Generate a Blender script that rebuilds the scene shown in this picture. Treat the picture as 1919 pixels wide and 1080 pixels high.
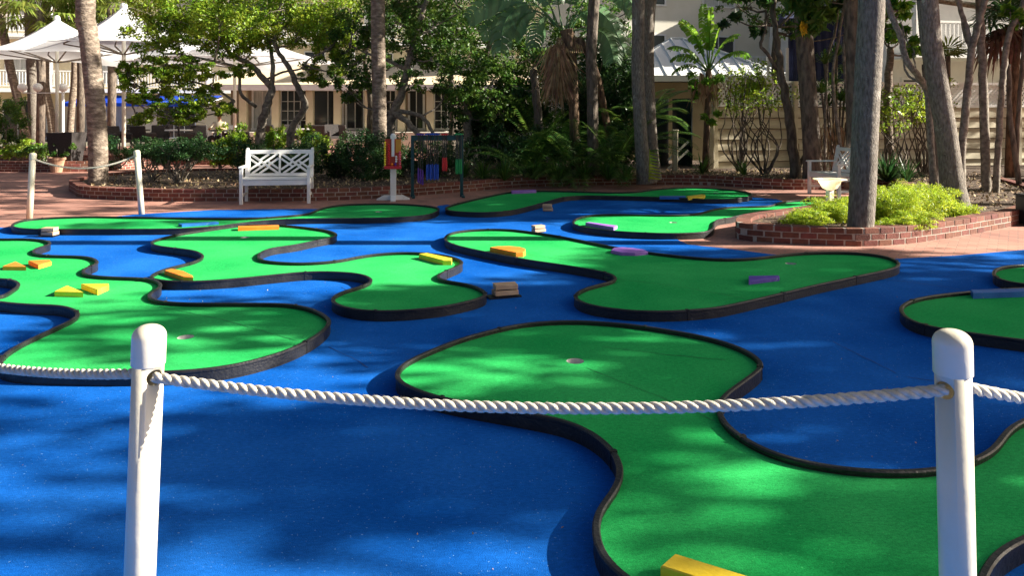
import bpy, bmesh, math, random
import numpy as np
from mathutils import Vector, Matrix
from mathutils.geometry import tessellate_polygon
random.seed(7); RNG = np.random.default_rng(7)
PI = math.pi
for o in list(bpy.data.objects): bpy.data.objects.remove(o)
SC = bpy.context.scene
COL = SC.collection
# ---------------------------------------------------------------- camera, sky, sun
H = 1.57; F = 1386.0; CX = 959.5; HY = 214.0
cam = bpy.data.cameras.new("camera"); camo = bpy.data.objects.new("camera", cam); COL.objects.link(camo)
camo.location = (0, 0, H); camo.rotation_euler = (PI/2, 0, 0)
cam.sensor_width = 36; cam.lens = 36*F/1919; cam.shift_y = -(540-HY)/1919
cam.clip_start = 0.05; cam.clip_end = 2000
SC.camera = camo
EL, AZ = math.radians(26), math.radians(90)      # sun stands over +X
w = bpy.data.worlds.new("World"); SC.world = w; w.use_nodes = True
nt = w.node_tree; bg = nt.nodes["Background"]
sky = nt.nodes.new("ShaderNodeTexSky"); sky.sky_type = 'NISHITA'; sky.sun_disc = False
sky.sun_elevation = EL; sky.sun_rotation = AZ; sky.dust_density = 4.0; sky.ozone_density = .35; sky.air_density = .8
nt.links.new(sky.outputs[0], bg.inputs[0]); bg.inputs[1].default_value = 0.034
sun = bpy.data.lights.new("sun", 'SUN'); sun.energy = 5.0; sun.angle = math.radians(0.55); sun.color = (1, .93, .80)
suno = bpy.data.objects.new("sun", sun); COL.objects.link(suno)
suno.rotation_euler = Vector((math.cos(EL)*math.sin(AZ), math.cos(EL)*math.cos(AZ), math.sin(EL))).to_track_quat('Z', 'Y').to_euler()
SC.view_settings.view_transform = 'Standard'; SC.view_settings.look = 'None'
SC.view_settings.exposure = 1.68; SC.view_settings.gamma = 1
SC.render.engine = 'CYCLES'; SC.cycles.use_denoising = True
SC.cycles.max_bounces = 6; SC.cycles.diffuse_bounces = 3; SC.cycles.transparent_max_bounces = 4; SC.cycles.glossy_bounces = 2
SC.cycles.caustics_reflective = False; SC.cycles.caustics_refractive = False
# ---------------------------------------------------------------- pixel helpers (photo pixels -> metres)
def G(x, y, z=0.0):
    d = F*(H-z)/(y-HY); return Vector(((x-CX)/F*d, d, z))
def V(x, y, d): return Vector(((x-CX)/F*d, d, H-(y-HY)/F*d))
def inpoly(x, y, P):
    c = False; j = len(P)-1
    for i in range(len(P)):
        xi, yi = P[i]; xj, yj = P[j]
        if (yi > y) != (yj > y) and x < (xj-xi)*(y-yi)/(yj-yi)+xi: c = not c
        j = i
    return c
# ---------------------------------------------------------------- scene helpers
def tag(o, label=None, cat=None, group=None, kind=None):
    if label: o['label'] = label
    if cat: o['category'] = cat
    if group: o['group'] = group
    if kind: o['kind'] = kind
    return o
def thing(name, label, cat, loc=(0, 0, 0), rz=0.0, group=None):
    o = bpy.data.objects.new(name, None); COL.objects.link(o); o.empty_display_size = .2
    o.location = loc; o.rotation_euler = (0, 0, rz)
    return tag(o, label, cat, group)
def link(name, me, mats, parent=None, smooth=False):
    o = bpy.data.objects.new(name, me); COL.objects.link(o)
    for m in (mats if isinstance(mats, (list, tuple)) else [mats]): me.materials.append(m)
    if smooth: me.polygons.foreach_set('use_smooth', [True]*len(me.polygons))
    if parent: o.parent = parent
    return o
def copy_tree(o, parent=None):
    c = o.copy(); COL.objects.link(c); c.parent = parent
    for ch in list(o.children): copy_tree(ch, c)
    return c
def arr_obj(name, Vt, Fc, mat, parent=None, smooth=False):
    Vt = np.asarray(Vt, np.float32); Fc = np.asarray(Fc, np.int32)
    me = bpy.data.meshes.new(name); me.vertices.add(len(Vt)); me.vertices.foreach_set('co', Vt.ravel())
    k = Fc.shape[1]; me.loops.add(Fc.size); me.loops.foreach_set('vertex_index', Fc.ravel())
    me.polygons.add(len(Fc)); me.polygons.foreach_set('loop_start', np.arange(0, Fc.size, k, dtype=np.int32))
    me.update(calc_edges=True)
    return link(name, me, mat, parent, smooth)
class MB:
    def __init__(s): s.v = []; s.f = []; s.m = []
    def add(s, vs, fs, mi=0):
        n = len(s.v); s.v += [tuple(p) for p in vs]; s.f += [tuple(i+n for i in f) for f in fs]; s.m += [mi]*len(fs)
    def box(s, c, size, rot=None, mi=0, bev=0.0):
        x, y, z = [a/2 for a in size]; c = Vector(c)
        if bev > 0:
            b = min(bev, x*.9, y*.9, z*.9); ring = [(x-b, y), (x, y-b), (x, -y+b), (x-b, -y), (-x+b, -y), (-x, -y+b), (-x, y-b), (-x+b, y)]
            ri = [(x-b, y-b)]*2+[(x-b, -y+b)]*2+[(-x+b, -y+b)]*2+[(-x+b, y-b)]*2
            vs = [Vector((a, d, -z)) for a, d in ring]+[Vector((a, d, z-b)) for a, d in ring]
            vs += [Vector((a+(0 if abs(a) < x else (-b if a > 0 else b)), d+(0 if abs(d) < y else (-b if d > 0 else b)), z)) for a, d in ring]
            fs = [(i, i+8, (i+1) % 8+8, (i+1) % 8) for i in range(8)]+[(i+8, i+16, (i+1) % 8+16, (i+1) % 8+8) for i in range(8)]
            fs += [tuple(range(16, 24))[::-1][::-1], tuple(range(7, -1, -1))]
            fs[-2] = tuple(range(23, 15, -1))
        else:
            vs = [Vector((a, b_, c_)) for a in (-x, x) for b_ in (-y, y) for c_ in (-z, z)]
            fs = [(0, 1, 3, 2), (4, 6, 7, 5), (0, 4, 5, 1), (2, 3, 7, 6), (0, 2, 6, 4), (1, 5, 7, 3)]
        if rot is not None: vs = [rot @ p for p in vs]
        s.add([p+c for p in vs], fs, mi)
    def bar(s, a, b, w_, t, up=(0, 0, 1), mi=0):
        a = Vector(a); b = Vector(b); d = (b-a); L = d.length; d.normalize(); u = Vector(up); sdir = d.cross(u)
        if sdir.length < 1e-4: sdir = d.cross(Vector((1, 0, 0)))
        sdir.normalize(); u = sdir.cross(d)
        s.box((a+b)/2, (L, w_, t), Matrix((d, sdir, u)).transposed(), mi)
    def tube(s, pts, rad, n=8, mi=0, cap=True, jit=0.0):
        pts = [Vector(p) for p in pts]; m = len(pts)
        if not isinstance(rad, (list, tuple)): rad = [rad]*m
        ref = None; base = len(s.v); vs = []
        for i, p in enumerate(pts):
            t = (pts[min(i+1, m-1)]-pts[max(i-1, 0)]).normalized()
            if ref is None: ref = t.orthogonal().normalized()
            ref = (ref-t*ref.dot(t)); ref = ref.normalized() if ref.length > 1e-6 else t.orthogonal().normalized()
            bn = t.cross(ref)
            for k in range(n):
                a = 2*PI*k/n; r = rad[i]*(1+random.uniform(-jit, jit))
                vs.append(p+(ref*math.cos(a)+bn*math.sin(a))*r)
        fs = [(i*n+k, i*n+(k+1) % n, (i+1)*n+(k+1) % n, (i+1)*n+k) for i in range(m-1) for k in range(n)]
        if cap: fs += [tuple(range(n-1, -1, -1)), tuple((m-1)*n+k for k in range(n))]
        s.add(vs, fs, mi)
    def lathe(s, c, prof, n=24, mi=0):
        c = Vector(c); vs = []; m = len(prof)
        for r, z in prof:
            for k in range(n): vs.append(c+Vector((r*math.cos(2*PI*k/n), r*math.sin(2*PI*k/n), z)))
        s.add(vs, [(i*n+k, i*n+(k+1) % n, (i+1)*n+(k+1) % n, (i+1)*n+k) for i in range(m-1) for k in range(n)], mi)
    def prism(s, poly, z0, z1, bev=0.0, mi=0):
        n = len(poly); P = [Vector((p[0], p[1], 0)) for p in poly]
        if sum(P[i].x*P[(i+1) % n].y-P[(i+1) % n].x*P[i].y for i in range(n)) < 0: P.reverse()
        def inset(b):
            out = []
            for i in range(n):
                e0 = (P[i]-P[i-1]).normalized(); e1 = (P[(i+1) % n]-P[i]).normalized()
                n0 = Vector((-e0.y, e0.x, 0)); n1 = Vector((-e1.y, e1.x, 0)); h_ = (n0+n1)
                out.append(P[i]+h_*(b/max(.35, 1+n0.dot(n1))))
            return out
        rings = [(P, z0), (P, z1-bev), (inset(bev), z1)] if bev else [(P, z0), (P, z1)]
        vs = [(p.x, p.y, z) for R, z in rings for p in R]; k = len(rings)
        fs = [(r*n+i, r*n+(i+1) % n, (r+1)*n+(i+1) % n, (r+1)*n+i) for r in range(k-1) for i in range(n)]
        fs += [tuple((k-1)*n+i for i in range(n)), tuple(range(n-1, -1, -1))]
        s.add(vs, fs, mi)
    def obj(s, name, mats, parent=None, smooth=False):
        me = bpy.data.meshes.new(name); me.from_pydata(s.v, [], s.f)
        o = link(name, me, mats, parent, smooth)
        if len(me.materials) > 1: me.polygons.foreach_set('material_index', s.m)
        me.update(); return o
def catmull(pts, closed, per=10):
    n = len(pts); out = []
    rng = range(n) if closed else range(n-1)
    for i in rng:
        p0 = pts[(i-1) % n] if closed or i > 0 else pts[0]; p1 = pts[i]; p2 = pts[(i+1) % n]
        p3 = pts[(i+2) % n] if closed or i+2 < n else pts[-1]
        for k in range(per):
            t = k/per
            out.append(.5*((2*p1)+(p2-p0)*t+(2*p0-5*p1+4*p2-p3)*t*t+(3*p1-p0-3*p2+p3)*t**3))
    if not closed: out.append(pts[-1].copy())
    return out
def resample(pts, step, closed):
    P = list(pts)+([pts[0]] if closed else []); L = [0]
    for a, b in zip(P, P[1:]): L.append(L[-1]+(b-a).length)
    n = max(3, int(round(L[-1]/step))); out = []; j = 0
    for i in range(n if closed else n+1):
        s_ = L[-1]*i/n
        while j < len(L)-2 and L[j+1] < s_: j += 1
        t = (s_-L[j])/max(1e-9, L[j+1]-L[j]); out.append(P[j].lerp(P[j+1], min(1, t)))
    return out
def smoothpath(P, it, closed):
    for _ in range(it):
        n = len(P); P = [((P[i-1]+2*P[i]+P[(i+1) % n])/4 if (closed or 0 < i < n-1) else P[i]) for i in range(n)]
    return P
# ---------------------------------------------------------------- materials
def mat(name, c1, c2=None, scale=4.0, rough=.7, bump=0.0, bscale=None, island=0.0, stretch=(1, 1, 1), trans=0.0, spec=.5, detail=4, c3=None, wave=None, bdist=.02, contrast=(.35, .65), metal=0.0):
    m = bpy.data.materials.new(name); m.use_nodes = True; t = m.node_tree; N = t.nodes; Lk = t.links
    b = N["Principled BSDF"]; b.inputs['Roughness'].default_value = rough; b.inputs['Specular IOR Level'].default_value = spec
    b.inputs['Metallic'].default_value = metal
    tc = N.new('ShaderNodeTexCoord'); mp = N.new('ShaderNodeMapping'); mp.inputs['Scale'].default_value = stretch
    Lk.new(tc.outputs['Object'], mp.inputs[0])
    col = None
    if c2 is not None:
        nz = N.new('ShaderNodeTexNoise'); nz.inputs['Scale'].default_value = scale; nz.inputs['Detail'].default_value = detail
        Lk.new(mp.outputs[0], nz.inputs[0]); cr = N.new('ShaderNodeValToRGB')
        cr.color_ramp.elements[0].position = contrast[0]; cr.color_ramp.elements[1].position = contrast[1]
        cr.color_ramp.elements[0].color = (*c1, 1); cr.color_ramp.elements[1].color = (*c2, 1)
        if c3 is not None:
            e = cr.color_ramp.elements.new((contrast[0]+contrast[1])/2); e.color = (*c3, 1)
        Lk.new(nz.outputs[0], cr.inputs[0]); col = cr.outputs[0]
    else:
        rgb = N.new('ShaderNodeRGB'); rgb.outputs[0].default_value = (*c1, 1); col = rgb.outputs[0]
    if island:
        g = N.new('ShaderNodeNewGeometry'); mr = N.new('ShaderNodeMapRange'); mr.inputs['To Min'].default_value = 1-island; mr.inputs['To Max'].default_value = 1+island
        Lk.new(g.outputs['Random Per Island'], mr.inputs[0]); hs = N.new('ShaderNodeHueSaturation')
        Lk.new(mr.outputs[0], hs.inputs['Value']); Lk.new(col, hs.inputs['Color'])
        mr2 = N.new('ShaderNodeMapRange'); mr2.inputs['To Min'].default_value = .5-island*.06; mr2.inputs['To Max'].default_value = .5+island*.06
        wn = N.new('ShaderNodeMath'); wn.operation = 'FRACT'; ml = N.new('ShaderNodeMath'); ml.operation = 'MULTIPLY'; ml.inputs[1].default_value = 17.3
        Lk.new(g.outputs['Random Per Island'], ml.inputs[0]); Lk.new(ml.outputs[0], wn.inputs[0]); Lk.new(wn.outputs[0], mr2.inputs[0]); Lk.new(mr2.outputs[0], hs.inputs['Hue'])
        col = hs.outputs[0]
    Lk.new(col, b.inputs['Base Color'])
    if bump:
        nb = N.new('ShaderNodeTexNoise'); nb.inputs['Scale'].default_value = bscale or scale*4; nb.inputs['Detail'].default_value = 5
        Lk.new(mp.outputs[0], nb.inputs[0]); bp = N.new('ShaderNodeBump'); bp.inputs['Strength'].default_value = bump; bp.inputs['Distance'].default_value = bdist
        Lk.new(nb.outputs[0], bp.inputs['Height']); Lk.new(bp.outputs[0], b.inputs['Normal'])
    if trans:
        tr = N.new('ShaderNodeBsdfTranslucent'); mx = N.new('ShaderNodeMixShader'); mx.inputs[0].default_value = trans
        hs2 = N.new('ShaderNodeHueSaturation'); hs2.inputs['Value'].default_value = 1.7; hs2.inputs['Hue'].default_value = .485; Lk.new(col, hs2.inputs['Color'])
        Lk.new(hs2.outputs[0], tr.inputs[0]); Lk.new(b.outputs[0], mx.inputs[1]); Lk.new(tr.outputs[0], mx.inputs[2])
        Lk.new(mx.outputs[0], N["Material Output"].inputs[0])
    return m
def carpet(name, ca, cb, fleck, wr=.0):
    # short pile carpet: fibre noise, soft blotches, a few pale flecks, gentle wrinkles
    m = bpy.data.materials.new(name); m.use_nodes = True; t = m.node_tree; N = t.nodes; L = t.links; b = N["Principled BSDF"]
    b.inputs['Roughness'].default_value = 1; b.inputs['Specular IOR Level'].default_value = .03
    tc = N.new('ShaderNodeTexCoord')
    def noise(sc, det=3, stretch=(1, 1, 1)):
        mp = N.new('ShaderNodeMapping'); mp.inputs['Scale'].default_value = stretch; L.new(tc.outputs['Object'], mp.inputs[0])
        n = N.new('ShaderNodeTexNoise'); n.inputs['Scale'].default_value = sc; n.inputs['Detail'].default_value = det; L.new(mp.outputs[0], n.inputs[0]); return n.outputs[0]
    def ramp(src, p0, p1, a, c):
        r = N.new('ShaderNodeValToRGB'); r.color_ramp.elements[0].position = p0; r.color_ramp.elements[1].position = p1
        r.color_ramp.elements[0].color = (*a, 1); r.color_ramp.elements[1].color = (*c, 1); L.new(src, r.inputs[0]); return r.outputs[0]
    fine = noise(260, 2); mid = noise(38, 4, (1, 2.2, 1)); big = noise(1.1, 7)
    base = ramp(big, .32, .68, ca, cb)
    mx = N.new('ShaderNodeMix'); mx.data_type = 'RGBA'; mx.blend_type = 'MULTIPLY'; mx.inputs[0].default_value = 1
    L.new(base, mx.inputs[6]); L.new(ramp(mid, .3, .7, (.84, .84, .84), (1.13, 1.13, 1.13)), mx.inputs[7])
    mx2 = N.new('ShaderNodeMix'); mx2.data_type = 'RGBA'; mx2.blend_type = 'MULTIPLY'; mx2.inputs[0].default_value = 1
    L.new(mx.outputs[2], mx2.inputs[6]); L.new(ramp(fine, .3, .7, (.74, .74, .74), (1.22, 1.22, 1.22)), mx2.inputs[7])
    fl = ramp(noise(95, 1), .735, .76, (0, 0, 0), (1, 1, 1))
    mx3 = N.new('ShaderNodeMix'); mx3.data_type = 'RGBA'; L.new(fl, mx3.inputs[0]); L.new(mx2.outputs[2], mx3.inputs[6]); mx3.inputs[7].default_value = (*fleck, 1)
    L.new(mx3.outputs[2], b.inputs['Base Color'])
    bp = N.new('ShaderNodeBump'); bp.inputs['Strength'].default_value = .55; bp.inputs['Distance'].default_value = .004; L.new(fine, bp.inputs['Height'])
    bp2 = N.new('ShaderNodeBump'); bp2.inputs['Strength'].default_value = wr; bp2.inputs['Distance'].default_value = .02
    L.new(noise(2.4, 3, (1, 3, 1)), bp2.inputs['Height']); L.new(bp.outputs[0], bp2.inputs['Normal']); L.new(bp2.outputs[0], b.inputs['Normal'])
    return m
M = {}
M['turf'] = carpet('green_turf', (.015, .38, .088), (.046, .51, .13), (.08, .55, .16), .5)
M['blue'] = carpet('blue_carpet', (.002, .084, .40), (.016, .158, .59), (.16, .34, .62), .3)
M['curb'] = mat('black_rubber', (.009, .009, .0105), (.020, .020, .021), 9, .42, .25, 60)
M['pvc'] = mat('white_pvc', (.66, .60, .46), (.72, .66, .53), 5, .32, .05, 40, spec=.5)
M['rope'] = mat('white_rope', (.50, .46, .37), (.68, .63, .54), 60, .9, .6, 420, bdist=.004)
M['dark'] = mat('hole_dark', (.05, .04, .03))
M['wwood'] = mat('white_paint', (.82, .82, .79), (.88, .87, .84), 6, .45, .08, 60)
M['orange'] = mat('orange_block', (.85, .20, .012), (.92, .27, .03), 7, .6, .15, 60)
M['yellow'] = mat('yellow_block', (.80, .55, .015), (.90, .66, .05), 7, .6, .15, 60)
M['purple'] = mat('purple_block', (.30, .12, .55), (.37, .17, .62), 7, .6, .12, 60)
M['purpled'] = mat('deep_purple_block', (.10, .05, .42), (.14, .07, .5), 7, .6, .12, 60)
M['bblue'] = mat('blue_block', (.01, .12, .45), (.02, .17, .55), 7, .5, .12, 60)
M['brick'] = mat('red_brick', (.14, .048, .033), (.205, .074, .050), 14, .85, .4, 90, island=.22)
M['mortar'] = mat('mortar', (.34, .30, .26), (.46, .42, .36), 20, .95, .3, 90)
M['soil'] = mat('mulch', (.045, .028, .018), (.16, .11, .07), 16, .95, .9, 60, detail=6, c3=(.09, .055, .035))
M['litter'] = mat('dry_leaves', (.25, .16, .08), (.5, .38, .22), 5, .8, island=.5)
M['plank'] = mat('plain_wood', (.50, .34, .19), (.62, .46, .28), 6, .7, .2, 60, stretch=(1, 6, 1), island=.2)
M['redb'] = mat('red_board', (.42, .035, .012), (.5, .06, .02), 8, .6); M['orangeb'] = mat('amber_board', (.62, .26, .02), (.7, .32, .03), 8, .5)
M['colm'] = mat('column_cream', (.46, .39, .26), (.52, .45, .31), 2, .8)
M['bowl'] = mat('cream_plastic', (.85, .80, .66), (.88, .84, .7), 4, .4, trans=.5)
M['cup'] = mat('cup_liner', (.50, .50, .47), (.58, .58, .55), 30, .5); M['cupdark'] = M['dark']
M['red'] = mat('red_plastic', (.65, .02, .03), rough=.35); M['green_p'] = mat('green_plastic', (.01, .30, .08), rough=.4)
M['blue_p'] = mat('blue_plastic', (.01, .08, .55), rough=.4); M['purple_p'] = mat('violet_plastic', (.10, .03, .35), rough=.4)
M['teal'] = mat('teal_steel', (.005, .06, .07), rough=.4); M['black'] = mat('black_shaft', (.015, .015, .02), rough=.35)
M['pink'] = mat('pink_ball', (.75, .16, .25), rough=.25); M['white'] = mat('white_ball', (.85, .85, .82), rough=.25); M['ballor'] = mat('orange_ball', (.9, .25, .02), rough=.25); M['bally'] = mat('yellow_ball', (.95, .75, .05), rough=.25)
M['barkp'] = mat('smooth_palm_bark', (.10, .082, .065), (.31, .275, .235), 24, .95, .9, 60, stretch=(1.7, 1.7, .5), detail=10, bdist=.03, contrast=(.28, .72)); scuffs_ = []
M['barkg'] = mat('grey_palm_bark', (.15, .125, .105), (.34, .30, .26), 22, .95, .55, 70, stretch=(1.3, 1.3, .75), detail=9, c3=(.235, .205, .175), bdist=.03)
M['barkr'] = mat('ringed_palm_bark', (.12, .09, .065), (.33, .265, .205), 9, .9, .8, 26, stretch=(.9, .9, 1.9), detail=8, bdist=.03, c3=(.20, .155, .12))
M['barkd'] = mat('dark_bark', (.07, .055, .045), (.20, .16, .125), 10, .9, .8, 30, stretch=(1.5, 1.5, .5), detail=6, bdist=.03)
M['barko'] = mat('branch_bark', (.12, .10, .08), (.30, .26, .21), 14, .9, .6, 40, detail=5)
M['boots'] = mat('brown_fibre', (.06, .035, .022), (.22, .14, .085), 16, .95, .9, 50, stretch=(1, 1, .3))
M['deadf'] = mat('dead_frond', (.22, .13, .07), (.45, .30, .17), 6, .85, island=.4, trans=.2)
M['deadr'] = mat('dead_red_frond', (.10, .045, .03), (.21, .10, .065), 6, .85, island=.4, trans=.2)
def leafm(n, a, b, tr=.35, isl=.45, rough=.45): return mat(n, a, b, 1.6, rough, island=isl, trans=tr, spec=.4)
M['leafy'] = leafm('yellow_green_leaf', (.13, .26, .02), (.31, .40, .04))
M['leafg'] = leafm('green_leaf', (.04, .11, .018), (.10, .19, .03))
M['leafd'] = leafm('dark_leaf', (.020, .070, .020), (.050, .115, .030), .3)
M['leaff'] = leafm('fern_leaf', (.20, .32, .02), (.38, .48, .045), .4, .45)
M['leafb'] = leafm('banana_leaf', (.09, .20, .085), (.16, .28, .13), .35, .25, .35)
M['leafbl'] = leafm('lit_banana_leaf', (.10, .24, .02), (.17, .32, .04), .45, .3, .35)  # brighter banana leaf copy, sunlight is put into its colour
M['leafp'] = leafm('palm_leaf', (.10, .16, .02), (.20, .24, .05), .35, .35)
M['leafo'] = leafm('orange_yellow_leaf', (.70, .48, .02), (.8, .6, .05), .4, .3)
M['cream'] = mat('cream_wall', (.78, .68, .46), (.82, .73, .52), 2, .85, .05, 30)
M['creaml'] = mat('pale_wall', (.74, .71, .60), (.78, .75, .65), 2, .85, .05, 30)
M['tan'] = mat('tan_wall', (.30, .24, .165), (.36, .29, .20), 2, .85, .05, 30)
M['siding'] = mat('cream_siding', (.52, .46, .33), (.60, .54, .40), 3, .8, .15, 40, stretch=(.3, .3, 3))
M['wtrim'] = mat('white_trim', (.76, .76, .75), (.82, .82, .80), 4, .6)
M['wroof'] = mat('white_metal_roof', (.72, .74, .74), (.80, .81, .80), 1.2, .35, spec=.5)
M['roof'] = mat('sand_roof', (.72, .58, .38), (.78, .64, .43), 5, .85, .2, 60)
M['canvas'] = mat('white_canvas', (.58, .60, .62), (.66, .68, .70), 3, .8, trans=.3)
M['navy'] = mat('navy_canvas', (.008, .014, .06), (.014, .022, .085), 3, .8)
M['awning'] = mat('blue_awning', (.0, .05, .55), (.005, .075, .65), 3, .7, trans=.3)
M['gate'] = mat('dark_teal_gate', (.006, .022, .026), (.012, .035, .04), 4, .5)
M['wicker'] = mat('dark_wicker', (.018, .014, .014), (.04, .032, .03), 50, .7, .4, 200)
M['glass'] = mat('window_glass', (.03, .035, .04), rough=.08, spec=.8)
M['curtain'] = mat('curtain', (.42, .44, .42), (.6, .62, .6), 12, .9, stretch=(4, 4, .3))
M['skin'] = mat('skin', (.42, .24, .16), rough=.6); M['shirt'] = mat('tan_shirt', (.50, .44, .34), rough=.85); M['hat'] = mat('black_hat', (.015, .014, .016), rough=.8)
M['terra'] = mat('terracotta', (.42, .24, .15), (.5, .3, .2), 6, .85)
M['globe'] = mat('white_globe', (.85, .85, .83), rough=.3)
def scuff(m, amount=.72, col=(.20, .18, .15), sc=9, stretch=(1, 1, .35)):
    t = m.node_tree; N = t.nodes; L = t.links; b = N['Principled BSDF']; src = b.inputs['Base Color'].links[0].from_socket
    tc = N.new('ShaderNodeTexCoord'); mp = N.new('ShaderNodeMapping'); mp.inputs['Scale'].default_value = stretch; L.new(tc.outputs['Object'], mp.inputs[0])
    n = N.new('ShaderNodeTexNoise'); n.inputs['Scale'].default_value = sc; n.inputs['Detail'].default_value = 8; n.inputs['Roughness'].default_value = .75; L.new(mp.outputs[0], n.inputs[0])
    r = N.new('ShaderNodeValToRGB'); r.color_ramp.elements[0].position = amount-.06; r.color_ramp.elements[1].position = amount; L.new(n.outputs[0], r.inputs[0])
    mx = N.new('ShaderNodeMix'); mx.data_type = 'RGBA'; L.new(r.outputs[0], mx.inputs[0]); L.new(src, mx.inputs[6]); mx.inputs[7].default_value = (*col, 1); L.new(mx.outputs[2], b.inputs['Base Color'])
scuff(M['pvc'], .70, (.32, .29, .24), 11); scuff(M['curb'], .69, (.09, .085, .08), 7, (1, 1, 1.5))
for k_, c_ in (('orange', (.5, .2, .08)), ('yellow', (.5, .36, .10)), ('purple', (.42, .3, .5)), ('purpled', (.3, .25, .5)), ('bblue', (.15, .25, .4))): scuff(M[k_], .66, c_, 14, (1, 1, 1))
scuff(M['barkp'], .66, (.42, .39, .34), 5, (1, 1, .7)); scuff(M['canvas'], .72, (.5, .5, .46), 1.2, (1, 1, 1)); scuff(M['wwood'], .70, (.5, .47, .4), 8, (1, 1, 1))
def paver():
    m = bpy.data.materials.new('brick_paving'); m.use_nodes = True; t = m.node_tree; N = t.nodes; L = t.links; b = N["Principled BSDF"]; b.inputs['Roughness'].default_value = .85
    tc = N.new('ShaderNodeTexCoord'); mp = N.new('ShaderNodeMapping'); mp.inputs['Rotation'].default_value = (0, 0, .6); L.new(tc.outputs['Object'], mp.inputs[0])
    br = N.new('ShaderNodeTexBrick'); br.inputs['Scale'].default_value = 1; br.inputs['Brick Width'].default_value = .2; br.inputs['Row Height'].default_value = .1
    br.inputs['Mortar Size'].default_value = .006; br.inputs['Color1'].default_value = (.38, .18, .135, 1); br.inputs['Color2'].default_value = (.48, .235, .18, 1); br.inputs['Mortar'].default_value = (.22, .16, .13, 1)
    L.new(mp.outputs[0], br.inputs[0]); nz = N.new('ShaderNodeTexNoise'); nz.inputs['Scale'].default_value = 1.1; nz.inputs['Detail'].default_value = 6; L.new(tc.outputs['Object'], nz.inputs[0])
    r = N.new('ShaderNodeValToRGB'); r.color_ramp.elements[0].position = .3; r.color_ramp.elements[1].position = .7; r.color_ramp.elements[0].color = (.72, .72, .74, 1); r.color_ramp.elements[1].color = (1.25, 1.2, 1.15, 1); L.new(nz.outputs[0], r.inputs[0])
    mx = N.new('ShaderNodeMix'); mx.data_type = 'RGBA'; mx.blend_type = 'MULTIPLY'; mx.inputs[0].default_value = 1; L.new(br.outputs[0], mx.inputs[6]); L.new(r.outputs[0], mx.inputs[7]); L.new(mx.outputs[2], b.inputs['Base Color'])
    bp = N.new('ShaderNodeBump'); bp.inputs['Strength'].default_value = .5; bp.inputs['Distance'].default_value = .005; bp.invert = True; L.new(br.outputs['Fac'], bp.inputs['Height']); L.new(bp.outputs[0], b.inputs['Normal'])
    return m
M['paver'] = paver()
M['far'] = mat('far_ground', (.16, .15, .10), (.24, .21, .15), .2, .95)
# ---------------------------------------------------------------- flat sheets
def sheet(name, pts, z, m, parent=None, holes=()):
    P = [[Vector((p[0], p[1], 0)) for p in pts]]+[[Vector((p[0], p[1], 0)) for p in h] for h in holes]
    tri = tessellate_polygon(P); flat = [v for l in P for v in l]
    me = bpy.data.meshes.new(name); me.from_pydata([(v.x, v.y, z) for v in flat], [], tri)
    bm = bmesh.new(); bm.from_mesh(me)
    for f in bm.faces:
        if f.normal.z < 0: f.normal_flip()
    bm.to_mesh(me); bm.free()
    return link(name, me, m, parent)
tag(sheet('ground', [(-600, -300), (600, -300), (600, 900), (-600, 900)], -.006, M['far']), kind='structure')
tag(sheet('brick_patio', [(-45, -12), (45, -12), (45, 18.9), (7, 18.9), (7, 21), (-3, 21), (-3, 36), (-45, 36)], 0, M['paver']), kind='structure')
bp_ = [(-700, 428), (0, 427), (60, 426), (90, 425), (140, 412), (230, 405), (260, 402), (400, 394), (487, 392.5), (575, 392), (600, 392), (700, 394), (812, 392), (822, 386), (838, 384), (870, 390), (940, 372), (1100, 364), (1300, 362), (1400, 366), (1412, 370), (1455, 373.5), (1470, 379), (1440, 392), (1350, 416), (1325, 436), (1262, 446.5), (1290, 459), (1372, 467.5), (1445, 477.5), (1560, 482), (1650, 490), (1676, 486), (1789, 480), (1919, 469), (2400, 452)]
bl = [G(*p) for p in bp_]+[Vector((9, 4, 0)), Vector((9, -3, 0)), Vector((-9, -3, 0)), Vector((-10.5, 5, 0))]
tag(sheet('blue_court', bl, .004, M['blue']), kind='structure')
def seam(name, px, z, w_, m, parent=None, off=None):
    P = smoothpath(resample([G(x, y, z) for x, y in px], .05, False), 1, False); vs = []
    for i, p in enumerate(P):
        d = (P[min(i+1, len(P)-1)]-P[max(0, i-1)]).normalized(); nn = Vector((-d.y, d.x, 0)); ww = w_*random.uniform(.5, 1.3); q = p+nn*random.uniform(-.004, .004)-(off or Vector()); q.z = z; vs += [q+nn*ww/2, q-nn*ww/2]
    mb = MB(); mb.add(vs, [(2*i, 2*i+1, 2*i+3, 2*i+2) for i in range(len(P)-1)]); return mb.obj(name, m, parent)
court = bpy.data.objects['blue_court']; M['seamb'] = mat('blue_seam', (.002, .04, .2)); M['seamg'] = mat('green_seam', (.004, .22, .05))
for L_ in ([(617, 650), (640, 662), (662, 671), (690, 689)], [(1600, 519), (1690, 527), (1760, 536), (1800, 543)], [(1700, 707), (1800, 722), (1960, 740)], [(640, 538), (670, 556)], [(640, 438), (730, 446)], [(1560, 640), (1680, 700)]):
    seam('seam', L_, .0065, .006, M['seamb'], court)
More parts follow.
